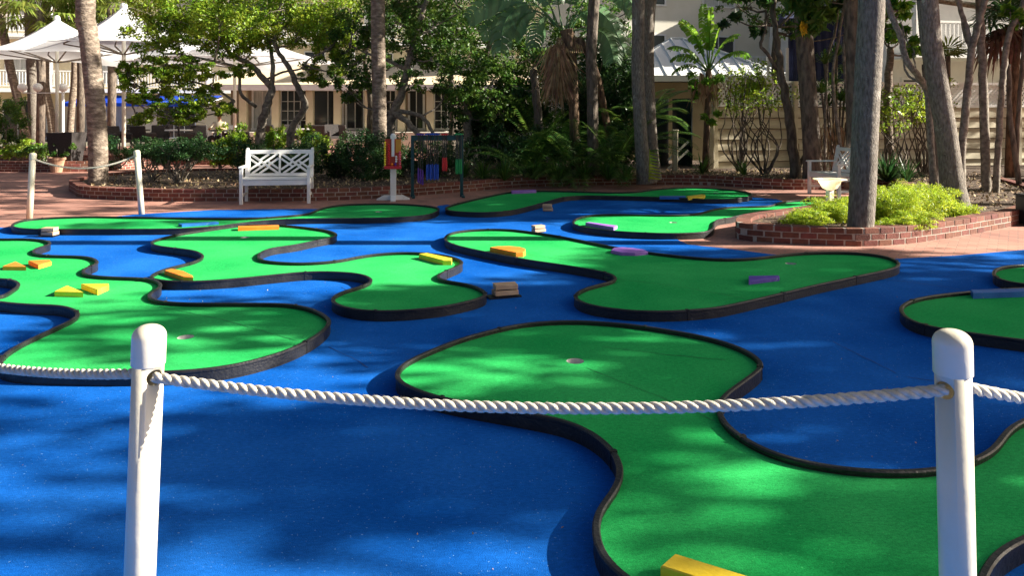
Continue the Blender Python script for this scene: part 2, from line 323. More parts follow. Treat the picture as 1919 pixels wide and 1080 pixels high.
# ---------------------------------------------------------------- putting greens
CURB = .086
def green(label, rim, cups=(), zt=.056, seams=()):
    pts = [G(x, y, CURB) for x, y in rim]; P = catmull(pts, True, 10)
    P = resample(P, .035, True); P = smoothpath(P, 10, True); n = len(P)
    c0 = Vector((sum(p.x for p in P)/n, sum(p.y for p in P)/n, 0))
    t = thing('putting_green', label, 'putting green', c0, 0, 'putting greens on the blue court')
    Q = [Vector((p.x, p.y, 0))-c0 for p in P]
    if sum(Q[i].x*Q[(i+1) % n].y-Q[(i+1) % n].x*Q[i].y for i in range(n)) < 0: Q.reverse()
    prof = [(-.010, 0), (-.010, .066), (-.015, .071), (-.015, .080), (-.009, .086), (.009, .086), (.015, .080), (.015, .071), (.010, .066), (.010, 0)]
    nr = []
    for i in range(n):
        d = (Q[(i+1) % n]-Q[i-1]).normalized(); nr.append((d, Vector((d.y, -d.x, 0))))
    vs = []; k = len(prof)
    for i in range(n):
        for a, z in prof: vs.append(Q[i]+nr[i][1]*a+Vector((0, 0, z)))
    fs = [(i*k+j, ((i+1) % n)*k+j, ((i+1) % n)*k+j+1, i*k+j+1) for i in range(n) for j in range(k-1)]
    mb = MB(); mb.add(vs, fs)
    step = 31; off = random.randint(3, 20)
    for i in range(off, n-6, step):      # joint clips
        d, nn = nr[i]; R = Matrix((d, nn, Vector((0, 0, 1)))).transposed()
        mb.box(Q[i]+Vector((0, 0, .047)), (.007, .026, .084), R)
        mb.box(Q[i]+Vector((0, 0, .083)), (.022, .036, .012), R)
    mb.obj('border', M['curb'], t)
    holes = []; 
    for cx, cy in cups:
        c = G(cx, cy, zt)-c0; holes.append([(c.x+.054*math.cos(a*PI/14), c.y+.054*math.sin(a*PI/14)) for a in range(28)])
        cb = MB(); cb.lathe((c.x, c.y, 0), [(.054, zt-.001), (.054, .014), (.0, .0135)], 28)
        cb.obj('cup', M['cup'], t, True); cd = MB(); cd.lathe((c.x, c.y, 0), [(.053, .0155), (0, .0155)], 20); cd.obj('cup_floor', M['cupdark'], t)  # dark disc laid on the cup bottom, shade inside put into its colour
    o = sheet('turf', Q, zt, M['turf'], t, holes)
    for L_ in seams: seam('seam', L_, zt+.0015, .006, M['seamg'], t, c0)
    return t
green('long snaking green at the left with two orange and two yellow wedges',
 [(-330, 447), (-100, 446.5), (0, 447), (50, 446.7), (83, 449.5), (94, 454), (90, 459), (72, 463), (62, 469), (67, 475), (90, 478), (133, 479), (163, 480.5), (181, 487), (180, 495), (163, 500), (155, 507), (160, 513), (183, 517), (220, 519), (267, 520.5), (290, 524), (302, 532), (297, 540), (282, 548), (278, 554), (287, 561), (307, 565), (350, 567.5), (417, 568), (483, 568), (533, 569), (573, 575), (600, 585), (616, 596), (618, 604), (600, 623), (563, 645), (517, 663), (450, 681), (383, 691), (310, 696), (200, 697), (100, 695), (40, 693), (5, 687), (-3, 677), (10, 663), (33, 647), (83, 623), (127, 603), (145, 593), (147, 585), (133, 577), (107, 571.5), (67, 570.5), (27, 568), (0, 565), (-45, 560), (-48, 557), (0, 556), (23, 543), (35, 535), (33, 528), (20, 523), (0, 521.7), (-120, 520), (-330, 520)], [(348, 632)], seams=([(300, 575), (420, 600), (560, 640)],))
green('middle snaking green with an orange bar at its back and a yellow bar',
 [(284, 456), (288, 450), (305, 445), (335, 438), (383, 430.5), (430, 424), (447, 421.5), (490, 420.5), (525, 421), (560, 424), (600, 429), (622, 433.5), (631, 439.5), (622, 445), (595, 449.5), (550, 459), (520, 462.5), (500, 467), (487, 474), (484, 480), (490, 486.5), (512, 490), (560, 492.5), (600, 491), (637, 487), (667, 481), (700, 476), (737, 473), (775, 472.5), (812, 475), (845, 480), (865, 488), (866, 493), (858, 498), (836, 507), (822, 514), (820, 519.5), (829, 524), (853, 528), (880, 532.7), (902, 541), (912, 550), (903, 557), (880, 563), (843, 571.7), (793, 578), (743, 581.7), (693, 581.7), (653, 577), (630, 569), (622, 560.5), (629, 552), (650, 543), (673, 537), (692, 530), (697, 523.5), (684, 515.5), (657, 510.7), (610, 508.5), (567, 509.5), (493, 516.7), (433, 522.7), (367, 526.7), (317, 526), (290, 523), (281, 518), (290, 511.5), (313, 502), (337, 496.7), (366, 489), (380, 481.5), (377, 475), (362, 469), (333, 465), (300, 461)], [(459, 445)])
green('wide green in the middle right with an orange and a lilac half disc',
 [(834, 446), (840, 438.5), (858, 433), (887, 430), (925, 428.7), (962, 430), (1000, 434.5), (1037, 440), (1075, 447), (1112, 454.5), (1150, 462), (1215, 472), (1260, 477.5), (1310, 482.5), (1360, 485), (1405, 483.5), (1447, 479), (1480, 475), (1522, 472.5), (1560, 472), (1600, 472.8), (1639, 476), (1669, 482.5), (1684, 491), (1684, 496), (1674, 502), (1645, 509), (1599, 518.6), (1527, 534), (1441, 554.5), (1356, 573.5), (1313, 579), (1249, 582.7), (1185, 581.5), (1134, 576), (1100, 569.5), (1085, 563), (1077, 556), (1081, 548), (1097, 539.5), (1127, 531.5), (1149, 526), (1155, 521), (1149, 514.5), (1127, 508), (1060, 496.7), (993, 487), (927, 475), (870, 463), (842, 454.5)], [(1482, 494)], seams=([(1130, 520), (1260, 535), (1400, 560)], [(940, 470), (1150, 500)]))
green('large near green with a round end and a white cup behind the middle rope',
 [(742, 706), (743, 697), (757, 680), (787, 665), (827, 648), (867, 633), (897, 625), (927, 616.7), (977, 606.7), (1027, 602), (1077, 600.7), (1127, 603), (1193, 609), (1283, 623), (1339, 635), (1390, 652), (1420, 670), (1429, 683), (1421, 693), (1392, 714), (1362, 736), (1348, 752), (1346, 768), (1357, 791), (1382, 813), (1411, 831), (1440, 845), (1478, 858), (1540, 871), (1611, 880), (1700, 882.5), (1765, 877), (1829, 859), (1860, 842), (1876, 823), (1887, 807), (1905, 793), (1935, 780), (2010, 768), (2130, 762), (2300, 790), (2420, 850), (2330, 930), (2130, 965), (2010, 975), (1919, 1007), (1873, 1031), (1847, 1064), (1835, 1095), (1800, 1150), (1720, 1195), (1560, 1220), (1380, 1190), (1250, 1130), (1174, 1081), (1145, 1060), (1129, 1042), (1119.5, 1018), (1114, 988), (1118, 963), (1130.5, 941), (1149, 922), (1160, 903), (1164.5, 879), (1158, 857), (1138, 831), (1109, 809), (1065, 789), (1025, 780), (950, 767), (875, 754), (828, 745), (780, 730), (752, 716)], [(1078, 677)], seams=([(1100, 690), (1180, 722), (1270, 757), (1340, 790)], [(1130, 650), (1250, 665), (1360, 675)]))
green('thin straight green at the far left with a blue bar across it',
 [(22.5, 421.5), (31, 415.5), (52, 410.5), (100, 407), (162, 405.3), (225, 405.8), (300, 407.2), (375, 408.5), (440, 409), (490, 407.5), (525, 405), (560, 402), (580, 399), (592, 394), (607, 388.5), (630, 384.3), (662, 382), (725, 381), (775, 383), (808, 386), (822, 390), (818, 396), (800, 402), (762, 405.8), (700, 408), (625, 408.7), (560, 409.5), (505, 412), (465, 416), (433, 420), (400, 424), (350, 427.3), (300, 428.5), (200, 429), (100, 429), (55, 428.5), (30, 426)], [(710, 397)])
green('far shaded green curving from the ball stand to the right brick wall',
 [(835, 390), (842, 385.5), (862, 379.5), (900, 370.5), (940, 362), (965, 358.5), (1005, 357), (1050, 357.5), (1100, 359), (1150, 360), (1195, 358.5), (1225, 354.3), (1272, 351), (1322, 351.5), (1372, 355), (1402, 360), (1409, 365), (1397, 369.5), (1372, 372), (1322, 372.6), (1285, 371), (1237, 369), (1162, 367.3), (1100, 366.3), (1065, 368), (1045, 371.5), (1012, 381), (975, 390.5), (950, 395), (912, 397.5), (875, 397), (845, 394.5)], [(1342, 361)])
green('sunlit green with a lilac bar beside the low end of the right brick planter',
 [(1074, 417), (1080, 409.5), (1100, 403.5), (1125, 401.2), (1175, 401), (1230, 402.2), (1275, 402.3), (1303, 400.3), (1322, 396), (1340, 391), (1372, 387.5), (1435, 385.7), (1452, 382.5), (1463, 378.5), (1490, 375.5), (1515, 374.8), (1533, 377), (1536, 382), (1525, 387), (1500, 390.5), (1440, 394), (1400, 400), (1367, 407.5), (1345, 411), (1338, 418), (1336, 427), (1322, 434), (1290, 436.3), (1250, 436.8), (1200, 435.3), (1150, 432.3), (1105, 427), (1082, 422)], [(1262, 417)])
green('shaded green at the right edge with a blue beam on its back edge',
 [(1688, 580), (1692, 571), (1710, 561.5), (1745, 554), (1790, 548.5), (1850, 543), (1919, 539), (2020, 537), (2140, 545), (2200, 575), (2160, 620), (2060, 642), (1960, 640), (1890, 633), (1825, 624), (1766, 615.5), (1722, 605.5), (1698, 594)])
green('small sunlit green cut by the right edge of the picture',
 [(1862, 510), (1867, 503.5), (1880, 499), (1902, 496.5), (1940, 494.5), (2010, 495), (2060, 502), (2070, 515), (2030, 527), (1960, 532), (1912, 531), (1880, 524.5), (1866, 518)])
# ---------------------------------------------------------------- blocks on the greens
def block(name, label, pts, m, h=.045, zt=.056, cat='block', group='loose blocks on the greens'):
    P = [G(x, y, zt+h) for x, y in pts]; c = sum(P, Vector())/len(P); c.z = zt
    mb = MB(); mb.prism([(p.x-c.x, p.y-c.y) for p in P], .0005, h, .004)
    o = mb.obj(name, m); o.location = c; return tag(o, label, cat, group)
block('wedge_block', 'orange triangular block nearest the left edge on the snaking green', [(5, 499), (29, 490), (49, 499.5)], M['orange'], .04)
block('wedge_block', 'orange rounded wedge right of the orange triangle on the left green', [(53, 488.5), (93, 487), (96, 490), (72, 497), ], M['orange'], .04)
block('wedge_block', 'left one of the two yellow triangles on the left snaking green', [(102, 546), (126, 535), (156, 547.5)], M['yellow'], .045)
block('wedge_block', 'right one of the two yellow triangles on the left snaking green', [(152, 532), (203, 531.5), (204, 534), (183, 543.5)], M['yellow'], .045)
block('bar_block', 'orange bar with a cut end at the left bend of the middle green', [(308, 507), (322, 503.5), (344, 508), (361, 516.5), (362, 520), (343, 518.5)], M['orange'], .04)
block('bar_block', 'long blue bar lying across the thin far left green', [(334, 419), (405, 414.8), (410, 416.2), (341, 421.2)], M['bblue'], .035)
block('bar_block', 'orange bar at the back edge of the middle snaking green', [(446, 423.5), (522, 421.5), (523, 424), (446, 426.5)], M['orange'], .045)
block('bar_block', 'yellow bar near the right bend of the middle snaking green', [(785, 476), (800, 474), (847, 484), (846, 488), (831, 488)], M['yellow'], .05)
block('half_disc_block', 'orange half disc on the left arm of the wide green', [(918, 463.5), (932, 461.7), (955, 461.2), (973, 462.8), (984, 466), (985, 470), (980, 473), (967, 473.5)], M['orange'], .05)
block('half_disc_block', 'lilac half disc at the back edge of the wide green', [(1145, 469), (1150, 464.5), (1165, 463), (1185, 464.5), (1206, 467.5), (1215, 471.5), (1190, 473.8), (1165, 473.3)], M['purple'], .035)
block('wedge_block', 'deep purple triangle right of the middle on the wide green', [(1403, 517), (1460, 516), (1461, 519.5), (1403, 527)], M['purpled'], .035)
block('bar_block', 'lilac bar on the sunlit green left of the brick planter', [(1097, 417), (1104, 415.8), (1157, 422.5), (1150, 426)], M['purple'], .045)
block('bar_block', 'pale purple bar on the back edge of the far green', [(958, 356.8), (1004, 355), (1005, 356.8), (959, 358.8)], M['purple'], .05)
block('bar_block', 'yellow bar at the far right end of the far shaded green', [(1287, 367.5), (1315, 364), (1322, 365), (1320, 367), (1290, 370.5)], M['yellow'], .05)
block('bar_block', 'dark blue bar left of the yellow one on the far green', [(1236, 366.8), (1285, 366.8), (1285, 369), (1236, 369)], M['bblue'], .045)
block('bar_block', 'long blue beam on the back edge of the shaded right green', [(1819, 543), (1990, 538.5), (1992, 543.5), (1824, 549)], M['bblue'], .05)
block('bar_block', 'big yellow block with a cut corner at the bottom of the picture', [(1238, 1061), (1265, 1037.5), (1412, 1083), (1500, 1112), (1488, 1142), (1380, 1107)], M['yellow'], .055)
def marker(label, x, y, w_, rz, n=2, board=True, s=1.0):
    c = G(x, y); t = thing('block_stack', label, 'wood blocks', (c.x, c.y, .004), rz, 'stacks of wood blocks on the court')
    if board:
        b = MB(); b.box((-.02*s, 0, .007), (w_*1.35, .12*s, .012)); b.obj('base_board', M['black'], t)
    z = .013 if board else 0
    for i in range(n):
        h = .036*s; g_ = MB(); g_.box((0, 0, z+.004), (w_*.8, .07*s, .010)); g_.obj('spacer', M['wicker'], t); z += .009; p = MB(); p.box((0, 0, 0), (w_*(1-.06*i), .10*s, h), bev=.004*s)  # dark piece added under each block, stands in for the gap shadow
        o = p.obj('wood_block', M['plank'], t); o.location = (random.uniform(-.01, .01), random.uniform(-.008, .008), z+h/2+.001); o.rotation_euler = (0, 0, random.uniform(-.15, .15)); z += h+.002
    return t
marker('two weathered wood blocks stacked right of the middle snaking green', 948, 557, .21, .35, 2, True, 1.1)
marker('two pale wood blocks before the thin far left green', 92, 444, .17, 0, 2, True, 1.15)
marker('two shaded wood blocks before the far green', 1026, 396, .16, 0, 2, False, 1.2)
marker('two tilted wood blocks behind the wide green', 1009, 436, .17, .5, 2, False, 1.0)
# ---------------------------------------------------------------- rope posts
def boolcut(me_o, cuts):
    for c in cuts:
        md = me_o.modifiers.new('b', 'BOOLEAN'); md.object = c; md.operation = 'DIFFERENCE'; md.solver = 'EXACT'
    dg = bpy.context.evaluated_depsgraph_get(); ev = me_o.evaluated_get(dg); me = bpy.data.meshes.new_from_object(ev)
    me_o.modifiers.clear(); me_o.data = me
    for c in cuts: bpy.data.objects.remove(c)
def post(label, base, top, r, near, group, hole=None):
    base = Vector(base); top = Vector(top); L = (top-base).length
    t = thing('rope_post', label, 'post', base, 0, group); t.rotation_mode = 'QUATERNION'
    t.rotation_quaternion = (top-base).to_track_quat('Z', 'Y'); n = 48 if near else 16
    p = MB(); p.lathe((0, 0, 0), [(r*.9, .0), (r, 0), (r, L*.5), (r, L-.06), (r*.9, L-.06), (r*.9, 0)], n)
    po = p.obj('pipe', M['pvc'], t); bm = bmesh.new(); bm.from_mesh(po.data); bmesh.ops.remove_doubles(bm, verts=bm.verts, dist=1e-5); bmesh.ops.recalc_face_normals(bm, faces=bm.faces); bm.to_mesh(po.data); bm.free()
    if hole is not None:
        bpy.context.view_layer.update()
        cs = []
        for hp, hd in hole:
            c = MB(); q = Vector(hp); d = Vector(hd).normalized(); c.tube([q-d*.03, q+d*.05], .021, 24)
            co = c.obj('cutter', M['dark'], t); cs.append(co)
        bpy.context.view_layer.update()
        boolcut(po, cs)
    po.data.polygons.foreach_set('use_smooth', [abs(f.normal.z) < .5 for f in po.data.polygons]); po.data.update()
    c = MB(); rc = r*1.09
    pr = [(r*.97, L-.100), (r*.97, L-.105), (rc-.001, L-.105), (rc, L-.103), (rc, L-.032)]+[(rc*math.cos(a*PI/24)**.8, L-.032+.032*math.sin(a*PI/24)) for a in range(1, 12)]+[(.0005, L)]
    c.lathe((0, 0, 0), pr, n); c.obj('cap', M['pvc'], t, True)
    return t
def rope(label, A, B, sag, r=.0078, near=True, group='white ropes between the posts', lowt=.5):
    A = Vector(A); B = Vector(B); t = thing('rope', label, 'rope', A, 0, group); L = (B-A).length
    n = int(L/.0045) if near else 40
    def c(s): return Vector((0, 0, 0)).lerp(B-A, s)+Vector((0, 0, -4*sag*s*(1-s)*(1+.25*(.5-s)*(1-2*lowt)*4)))
    mb = MB()
    if near:
        for st in range(3):
            pts = []; rr = []
            for i in range(n+1):
                s = i/n; p = c(s); d = (c(min(1, s+.001))-c(max(0, s-.001))).normalized(); u = d.cross(Vector((0, 0, 1))).normalized(); v = u.cross(d)
                a = -2*PI*s*L/.078+st*2*PI/3
                pts.append(p+(u*math.cos(a)+v*math.sin(a))*.0068); rr.append(r*(1+random.uniform(-.03, .03)))
            mb.tube(pts, rr, 9, jit=.05)
    else: mb.tube([c(i/n) for i in range(n+1)], .014, 8)
    if near:
        for _ in range(int(L*420)):
            s = random.random(); p = c(s); a = random.uniform(0, 2*PI); d = (c(min(1, s+.001))-c(max(0, s-.001))).normalized(); u = d.cross(Vector((0, 0, 1))).normalized(); v = u.cross(d)
            n_ = u*math.cos(a)+v*math.sin(a); q = p+n_*.0135; e = q+n_*random.uniform(.001, .005)+d*random.uniform(-.009, .009); mb.add([q-d*.0004, q+d*.0004, e], [(0, 1, 2)])
    mb.obj('strands', M['rope'], t, True); return t
dL, dR = 1.97, 1.76
RP = .0392
lt, lb = V(280.5, 609, dL), Vector(((261-CX)/F*dL, dL, 0)); kx = (lt.x-V(260, 1080, dL).x)/(lt.z-V(260, 1080, dL).z); lb.x = lt.x-kx*lt.z; lb.y = dL+.01
rt = V(1784, 618, dR); q = V(1797, 1080, dR); kx2 = (rt.x-q.x)/(rt.z-q.z); rb = Vector((rt.x-kx2*rt.z, dR+.01, 0))
def on(bs, tp, z): s = z/tp.z; return bs.lerp(tp, s)
zl = V(0, 703, dL).z; zr = V(0, 727, dR).z
pl = on(lb, lt, zl); pr_ = on(rb, rt, zr)
def tolocal(bs, tp, p): return (tp-bs).to_track_quat('Z', 'Y').inverted() @ (Vector(p)-bs)
def dirlocal(bs, tp, d): return (tp-bs).to_track_quat('Z', 'Y').inverted() @ Vector(d)
ldir = Vector((.80, -.60, 0)); ldir2 = Vector((-.95, .31, 0)); rdir = Vector((-.86, -.50, 0)); rdir2 = Vector((.99, .1, 0))
post('white plastic post at the lower left of the court with rope through it', lb, lt, RP, True, 'near rope posts',
     [(tolocal(lb, lt, pl+ldir*RP), dirlocal(lb, lt, ldir)), (tolocal(lb, lt, pl+ldir2*RP), dirlocal(lb, lt, ldir2))])
post('white plastic post at the lower right of the court with rope through it', rb, rt, RP, True, 'near rope posts',
     [(tolocal(rb, rt, pr_+rdir*RP), dirlocal(rb, rt, rdir)), (tolocal(rb, rt, pr_+rdir2*RP), dirlocal(rb, rt, rdir2))])
rope('twisted white rope sagging between the two near posts', pl+ldir*(RP-.008), pr_+rdir*(RP-.008), .062)
rope('twisted white rope running left from the lower left post', pl+ldir2*(RP-.01), Vector((-2.9, 2.95, .84)), .09)
rope('twisted white rope running right from the lower right post', pr_+rdir2*(RP-.01), Vector((3.2, 2.1, .9)), .13)
f1b, f1t = G(55, 410), None; f1t = V(62, 286, f1b.y); f2b = G(265.5, 402); f2t = V(256, 281, f2b.y)
post('far leaning white post at the left end of the thin green', f1b, f1t, .045, False, 'far rope posts')
post('far white post behind the thin green leaning toward the palm', f2b, f2t, .045, False, 'far rope posts')
rope('plain white rope hanging between the two far posts', V(66, 299, f1b.y), V(252, 292.5, f2b.y), .16, near=False)
# ---------------------------------------------------------------- brick planter walls
def brick_wall(label, plan, courses=3, th=.19):
    P = resample(catmull([Vector((a, b, 0)) for a, b in plan], False, 8), .05, False); P = smoothpath(P, 6, False)
    t = thing('brick_planter_wall', label, 'brick wall', P[0], 0, 'low brick planter walls'); o0 = P[0].copy(); P = [p-o0 for p in P]
    Ls = [0]
    for a, b in zip(P, P[1:]): Ls.append(Ls[-1]+(b-a).length)
    def at(s):
        s = max(0, min(Ls[-1]-1e-4, s)); j = int(np.searchsorted(Ls, s))-1; j = max(0, min(len(P)-2, j)); k = (s-Ls[j])/(Ls[j+1]-Ls[j])
        return P[j].lerp(P[j+1], k), (P[min(j+2, len(P)-1)]-P[max(0, j-1)]).normalized()
    mb = MB(); ch = .0735
    for c in range(courses):
        s = -.1*(c % 2)
        while s < Ls[-1]:
            bl_ = .195+random.uniform(-.006, .006); p, d = at(s+bl_/2); nn = Vector((-d.y, d.x, 0))
            mb.box(p+Vector((0, 0, c*ch+.036+random.uniform(-.0012, .0012)))+nn*random.uniform(-.003, .003), (bl_-.011, th, .062), Matrix((d, nn, Vector((0, 0, 1)))).transposed(), bev=.004); s += bl_+.001
    mb.obj('bricks', M['brick'], t)
    vs = []; hh = courses*ch-.009
    for i in range(len(P)):
        d = (P[min(i+1, len(P)-1)]-P[max(0, i-1)]).normalized(); nn = Vector((-d.y, d.x, 0)); a = th/2-.004
        vs += [P[i]+nn*a, P[i]+nn*a+Vector((0, 0, hh)), P[i]-nn*a+Vector((0, 0, hh)), P[i]-nn*a]
    n = len(P); fs = [(i*4+j, i*4+4+j, i*4+5+j, i*4+j+1) for i in range(n-1) for j in range(3)]+[(0, 1, 2, 3), (n*4-1, n*4-2, n*4-3, n*4-4)]
    m2 = MB(); m2.add(vs, fs); m2.obj('mortar', M['mortar'], t)
def g2(x, y): p = G(x, y); return (p.x, p.y+.09)
WA = [(-6.6, 18.6), (-8.4, 18.2), (-9.25, 17.0), (-9.2, 15.6), g2(146, 366), g2(152, 370), g2(175, 372.5), g2(250, 375.5), g2(325, 377.5), g2(400, 377.5), g2(500, 377.5), g2(600, 376.5), g2(712, 372), g2(790, 366), g2(870, 360), g2(950, 353), g2(1025, 350), g2(1160, 347), g2(1310, 347), g2(1385, 351), g2(1497, 356), (7.0, 15.6), (8.0, 15.6)]
WB = [(8.0, 15.45), (7.7, 14.4), (7.1, 13.2), (6.2, 12.3), (5.2, 11.65), (4.4, 10.9), (3.75, 10.4), (3.2, 9.95), (2.99, 9.55), g2(1400, 451.5), g2(1425, 454), g2(1485, 458), g2(1570, 461), g2(1614, 462), g2(1689, 458), g2(1764, 448), g2(1839, 435), g2(1911, 419.5), (8.3, 11.8), (9.6, 13.6), (10.5, 16)]
brick_wall('long low brick wall curving behind the white bench and the ball stand', WA)
brick_wall('brick planter wall curving around the big palm trunk at the right', WB)
soilA = catmull([Vector((a, b, 0)) for a, b in WA], False, 6)+catmull([Vector((a, b, 0)) for a, b in WB], False, 6)
sheet_pts = [(p.x, p.y) for p in resample(soilA, .12, False)]+[(16, 16.5), (16, 22.5), (-6.0, 22.5), (-6.2, 19)]
def bumpy(name, pts, z, m):
    o = sheet(name, pts, z, m); return o
tag(bumpy('soil_bed', sheet_pts, .165, M['soil']), kind='structure')
# ---------------------------------------------------------------- foliage engines
def leaf_arrays(C, size, aspect=.45, up=.5, fold=.25, vary=.35, droop=0.0):
    n = len(C); d = RNG.normal(size=(n, 3)); d[:, 2] -= droop; d /= np.linalg.norm(d, axis=1)[:, None]
    nm = RNG.normal(size=(n, 3)); nm[:, 2] += up*2.2; s = np.cross(d, nm); s /= np.linalg.norm(s, axis=1)[:, None]; nn = np.cross(s, d)
    L = (size*(1+RNG.uniform(-vary, vary, n)))[:, None]; Wd = L*aspect
    b = C-d*L*.5; tp = C+d*L*.5; l = C+s*Wd*.5+nn*Wd*fold-d*L*.05; r = C-s*Wd*.5+nn*Wd*fold-d*L*.05
    Vt = np.stack([b, l, tp, r], 1).reshape(-1, 3); Fc = (np.arange(n)[:, None]*4+np.array([0, 3, 2, 1])[None])
    return Vt, Fc
def clump_points(clumps, shell=.55):
    out = []
    for c, r, n in clumps:
        d = RNG.normal(size=(n, 3)); d /= np.linalg.norm(d, axis=1)[:, None]
        rad = RNG.uniform(0, 1, n)**shell; p = d*rad[:, None]
        k = max(3, n//45); ctr = RNG.normal(size=(k, 3)); ctr /= np.linalg.norm(ctr, axis=1)[:, None]; ctr *= (RNG.uniform(.2, 1, k)**.5)[:, None]
        a = RNG.integers(0, k, n); p = ctr[a]+p*.34       # tufts inside the clump, so gaps show
        out.append(np.array(c)+p*np.array(r))
    return np.concatenate(out)
def crown(parent, clumps, size, m, aspect=.45, up=.5, name='crown', droop=0.0, shell=.55):
    Vt, Fc = leaf_arrays(clump_points(clumps, shell), size, aspect, up, droop=droop); return arr_obj(name, Vt, Fc, m, parent)
def wob(pts, amp, per=5):
    P = catmull([Vector(p) for p in pts], False, per)
    return [P[0]]+[p+Vector((random.uniform(-amp, amp), random.uniform(-amp, amp), random.uniform(-amp, amp)*.5)) for p in P[1:-1]]+[P[-1]]
def nearest(segs, q):
    best = None
    for pts, _ in segs:
        for p in pts:
            d = (p-q).length+max(0, p.z-q.z)*1.5
            if best is None or d < best[0]: best = (d, p)
    return best[1]
def tree(label, kind, D, trunks, clumps, leaf='leafg', lsize=.1, dens=1.0, bark='barko', group=None, name='broadleaf_tree', twigs=5, cat='tree', extra=None, base_z=.16, aspect=.45, deep=1.0, up=.5):
    # trunks: [([(px, py, dD)...], r0, r1)]; clumps: [(px, py, dD, rx_px, ry_px)]
    segs = []; 
    for pts, r0, r1 in trunks:
        ca = math.cos(math.atan((pts[0][0]-CX)/F)); r0 *= ca; r1 *= ca; P = [V(x, y, D+dd) for x, y, dd in pts]; W = wob(P, r0*.18); segs.append((W, [r0+(r1-r0)*i/(len(W)-1) for i in range(len(W))]))
    o = segs[0][0][0].copy(); o.z = base_z
    t = thing(name, label, cat, o, 0, group); mb = MB()
    cl = []
    for x, y, dd, rx, ry in clumps:
        d = D+dd; c = V(x, y, d); rm, rz = rx*d/F, ry*d/F; n = int(dens*2300*max(.15, rm*rz)*(.1/lsize)**1.3)
        cl.append((c-o, (rm, (rm+rz)/2*deep, rz), max(25, n)))
        q = nearest(segs, c); r = .02+.012*(rm+rz)
        if (c-q).length > .15:
            mid = (c+q)/2+Vector((random.uniform(-.1, .1), random.uniform(-.1, .1), -.12*(c-q).length)); W = wob([q, mid, c], .02, 4)
            mb.tube([p-o for p in W], [r*(1-.6*i/(len(W)-1)) for i in range(len(W))], 6)
        for _ in range(twigs):
            e = c+Vector((random.gauss(0, .5)*rm, random.gauss(0, .5)*rm, random.gauss(0, .5)*rz)); W = wob([c.lerp(q, random.uniform(0, .3)), (c+e)/2+Vector((0, 0, .05)), e], .02, 3)
            mb.tube([p-o for p in W], [.012*(1-.6*i/(len(W)-1)) for i in range(len(W))], 4, cap=False)
    tb = MB()
    for P, R in segs: tb.tube([p-o for p in P], R, 9, jit=.05)
    if len(cl) < 3 and mb.v: tb.add(mb.v, mb.f)
    tb.obj('trunk', M[bark], t, True)
    if mb.v and len(cl) < 3: pass
    elif mb.v: mb.obj('branches', M[bark], t, True)
    if cl: crown(t, cl, lsize, M[leaf], aspect=aspect, up=up)
    return t, o
def palm_trunk(label, D, pts, r, bark='barkg', name='palm_tree', group='palm trees', rings=.035, top=None, flare=1.25, base_z=.16, cat='palm tree', seg=16, up_to=None, crownm='leafp', fronds=16, boots=0):
    r *= math.cos(math.atan((pts[0][0]-CX)/F)); P = [V(x, y, D+dd) for x, y, dd in pts]; o = P[0].copy(); o.z = base_z; P[0].z = base_z-.05
    if up_to:                                   # the trunk goes on above the picture
        d = (P[-1]-P[-2]).normalized(); d.x *= .6; P.append(P[-1]+Vector((d.x, d.y, 1))*(up_to-P[-1].z))
    t = thing(name, label, cat, o, 0, group)
    W = resample(catmull(P, False, 10), rings, False); n = len(W); R = []
    for i in range(n):
        s = i/(n-1); zz = (W[i].z-o.z); R.append(r*(1+(flare-1)*math.exp(-max(0, zz)/.35))*(1+(.02 if bark == 'barkr' else .006)*math.sin(i*2.1)+random.uniform(-.008, .008)))
    mb = MB(); mb.tube([p-o for p in W], R, seg, jit=.01); mb.obj('trunk', M[bark], t, True)
    if up_to:
        c = W[-1]-o; fm = MB()
        for k in range(fronds):
            a = k*2.4; el = random.uniform(-.5, 1.1); L = random.uniform(1.0, 1.5)
            fan_leaf(fm, c, Vector((math.cos(a)*math.cos(el), math.sin(a)*math.cos(el), math.sin(el))), L*.75, .75)
        fm.obj('crown', M[crownm], t)
    return t, o
def fan_leaf(mb, base, d, stem, R, n=22, droop=.35):
    d = Vector(d).normalized(); e = Vector(base)+d*stem-Vector((0, 0, .1*stem)); mb.bar(base, e, .02, .012)
    u = d.cross(Vector((0, 0, 1))); u = u.normalized() if u.length > .05 else Vector((1, 0, 0)); v = u.cross(d)
    for k in range(n):
        a = (k/(n-1)-.5)*4.6; q = d*math.cos(a)+u*math.sin(a); L = R*(1-.25*abs(a)/2.3)*random.uniform(.9, 1.1)
        s = q.cross(v).normalized()*R*.05; m_ = e+q*L*.6+v*.03*R; tp = e+q*L-Vector((0, 0, droop*L*random.uniform(.4, 1.0)))
        mb.add([e, m_+s, tp, m_-s], [(0, 1, 2, 3)])
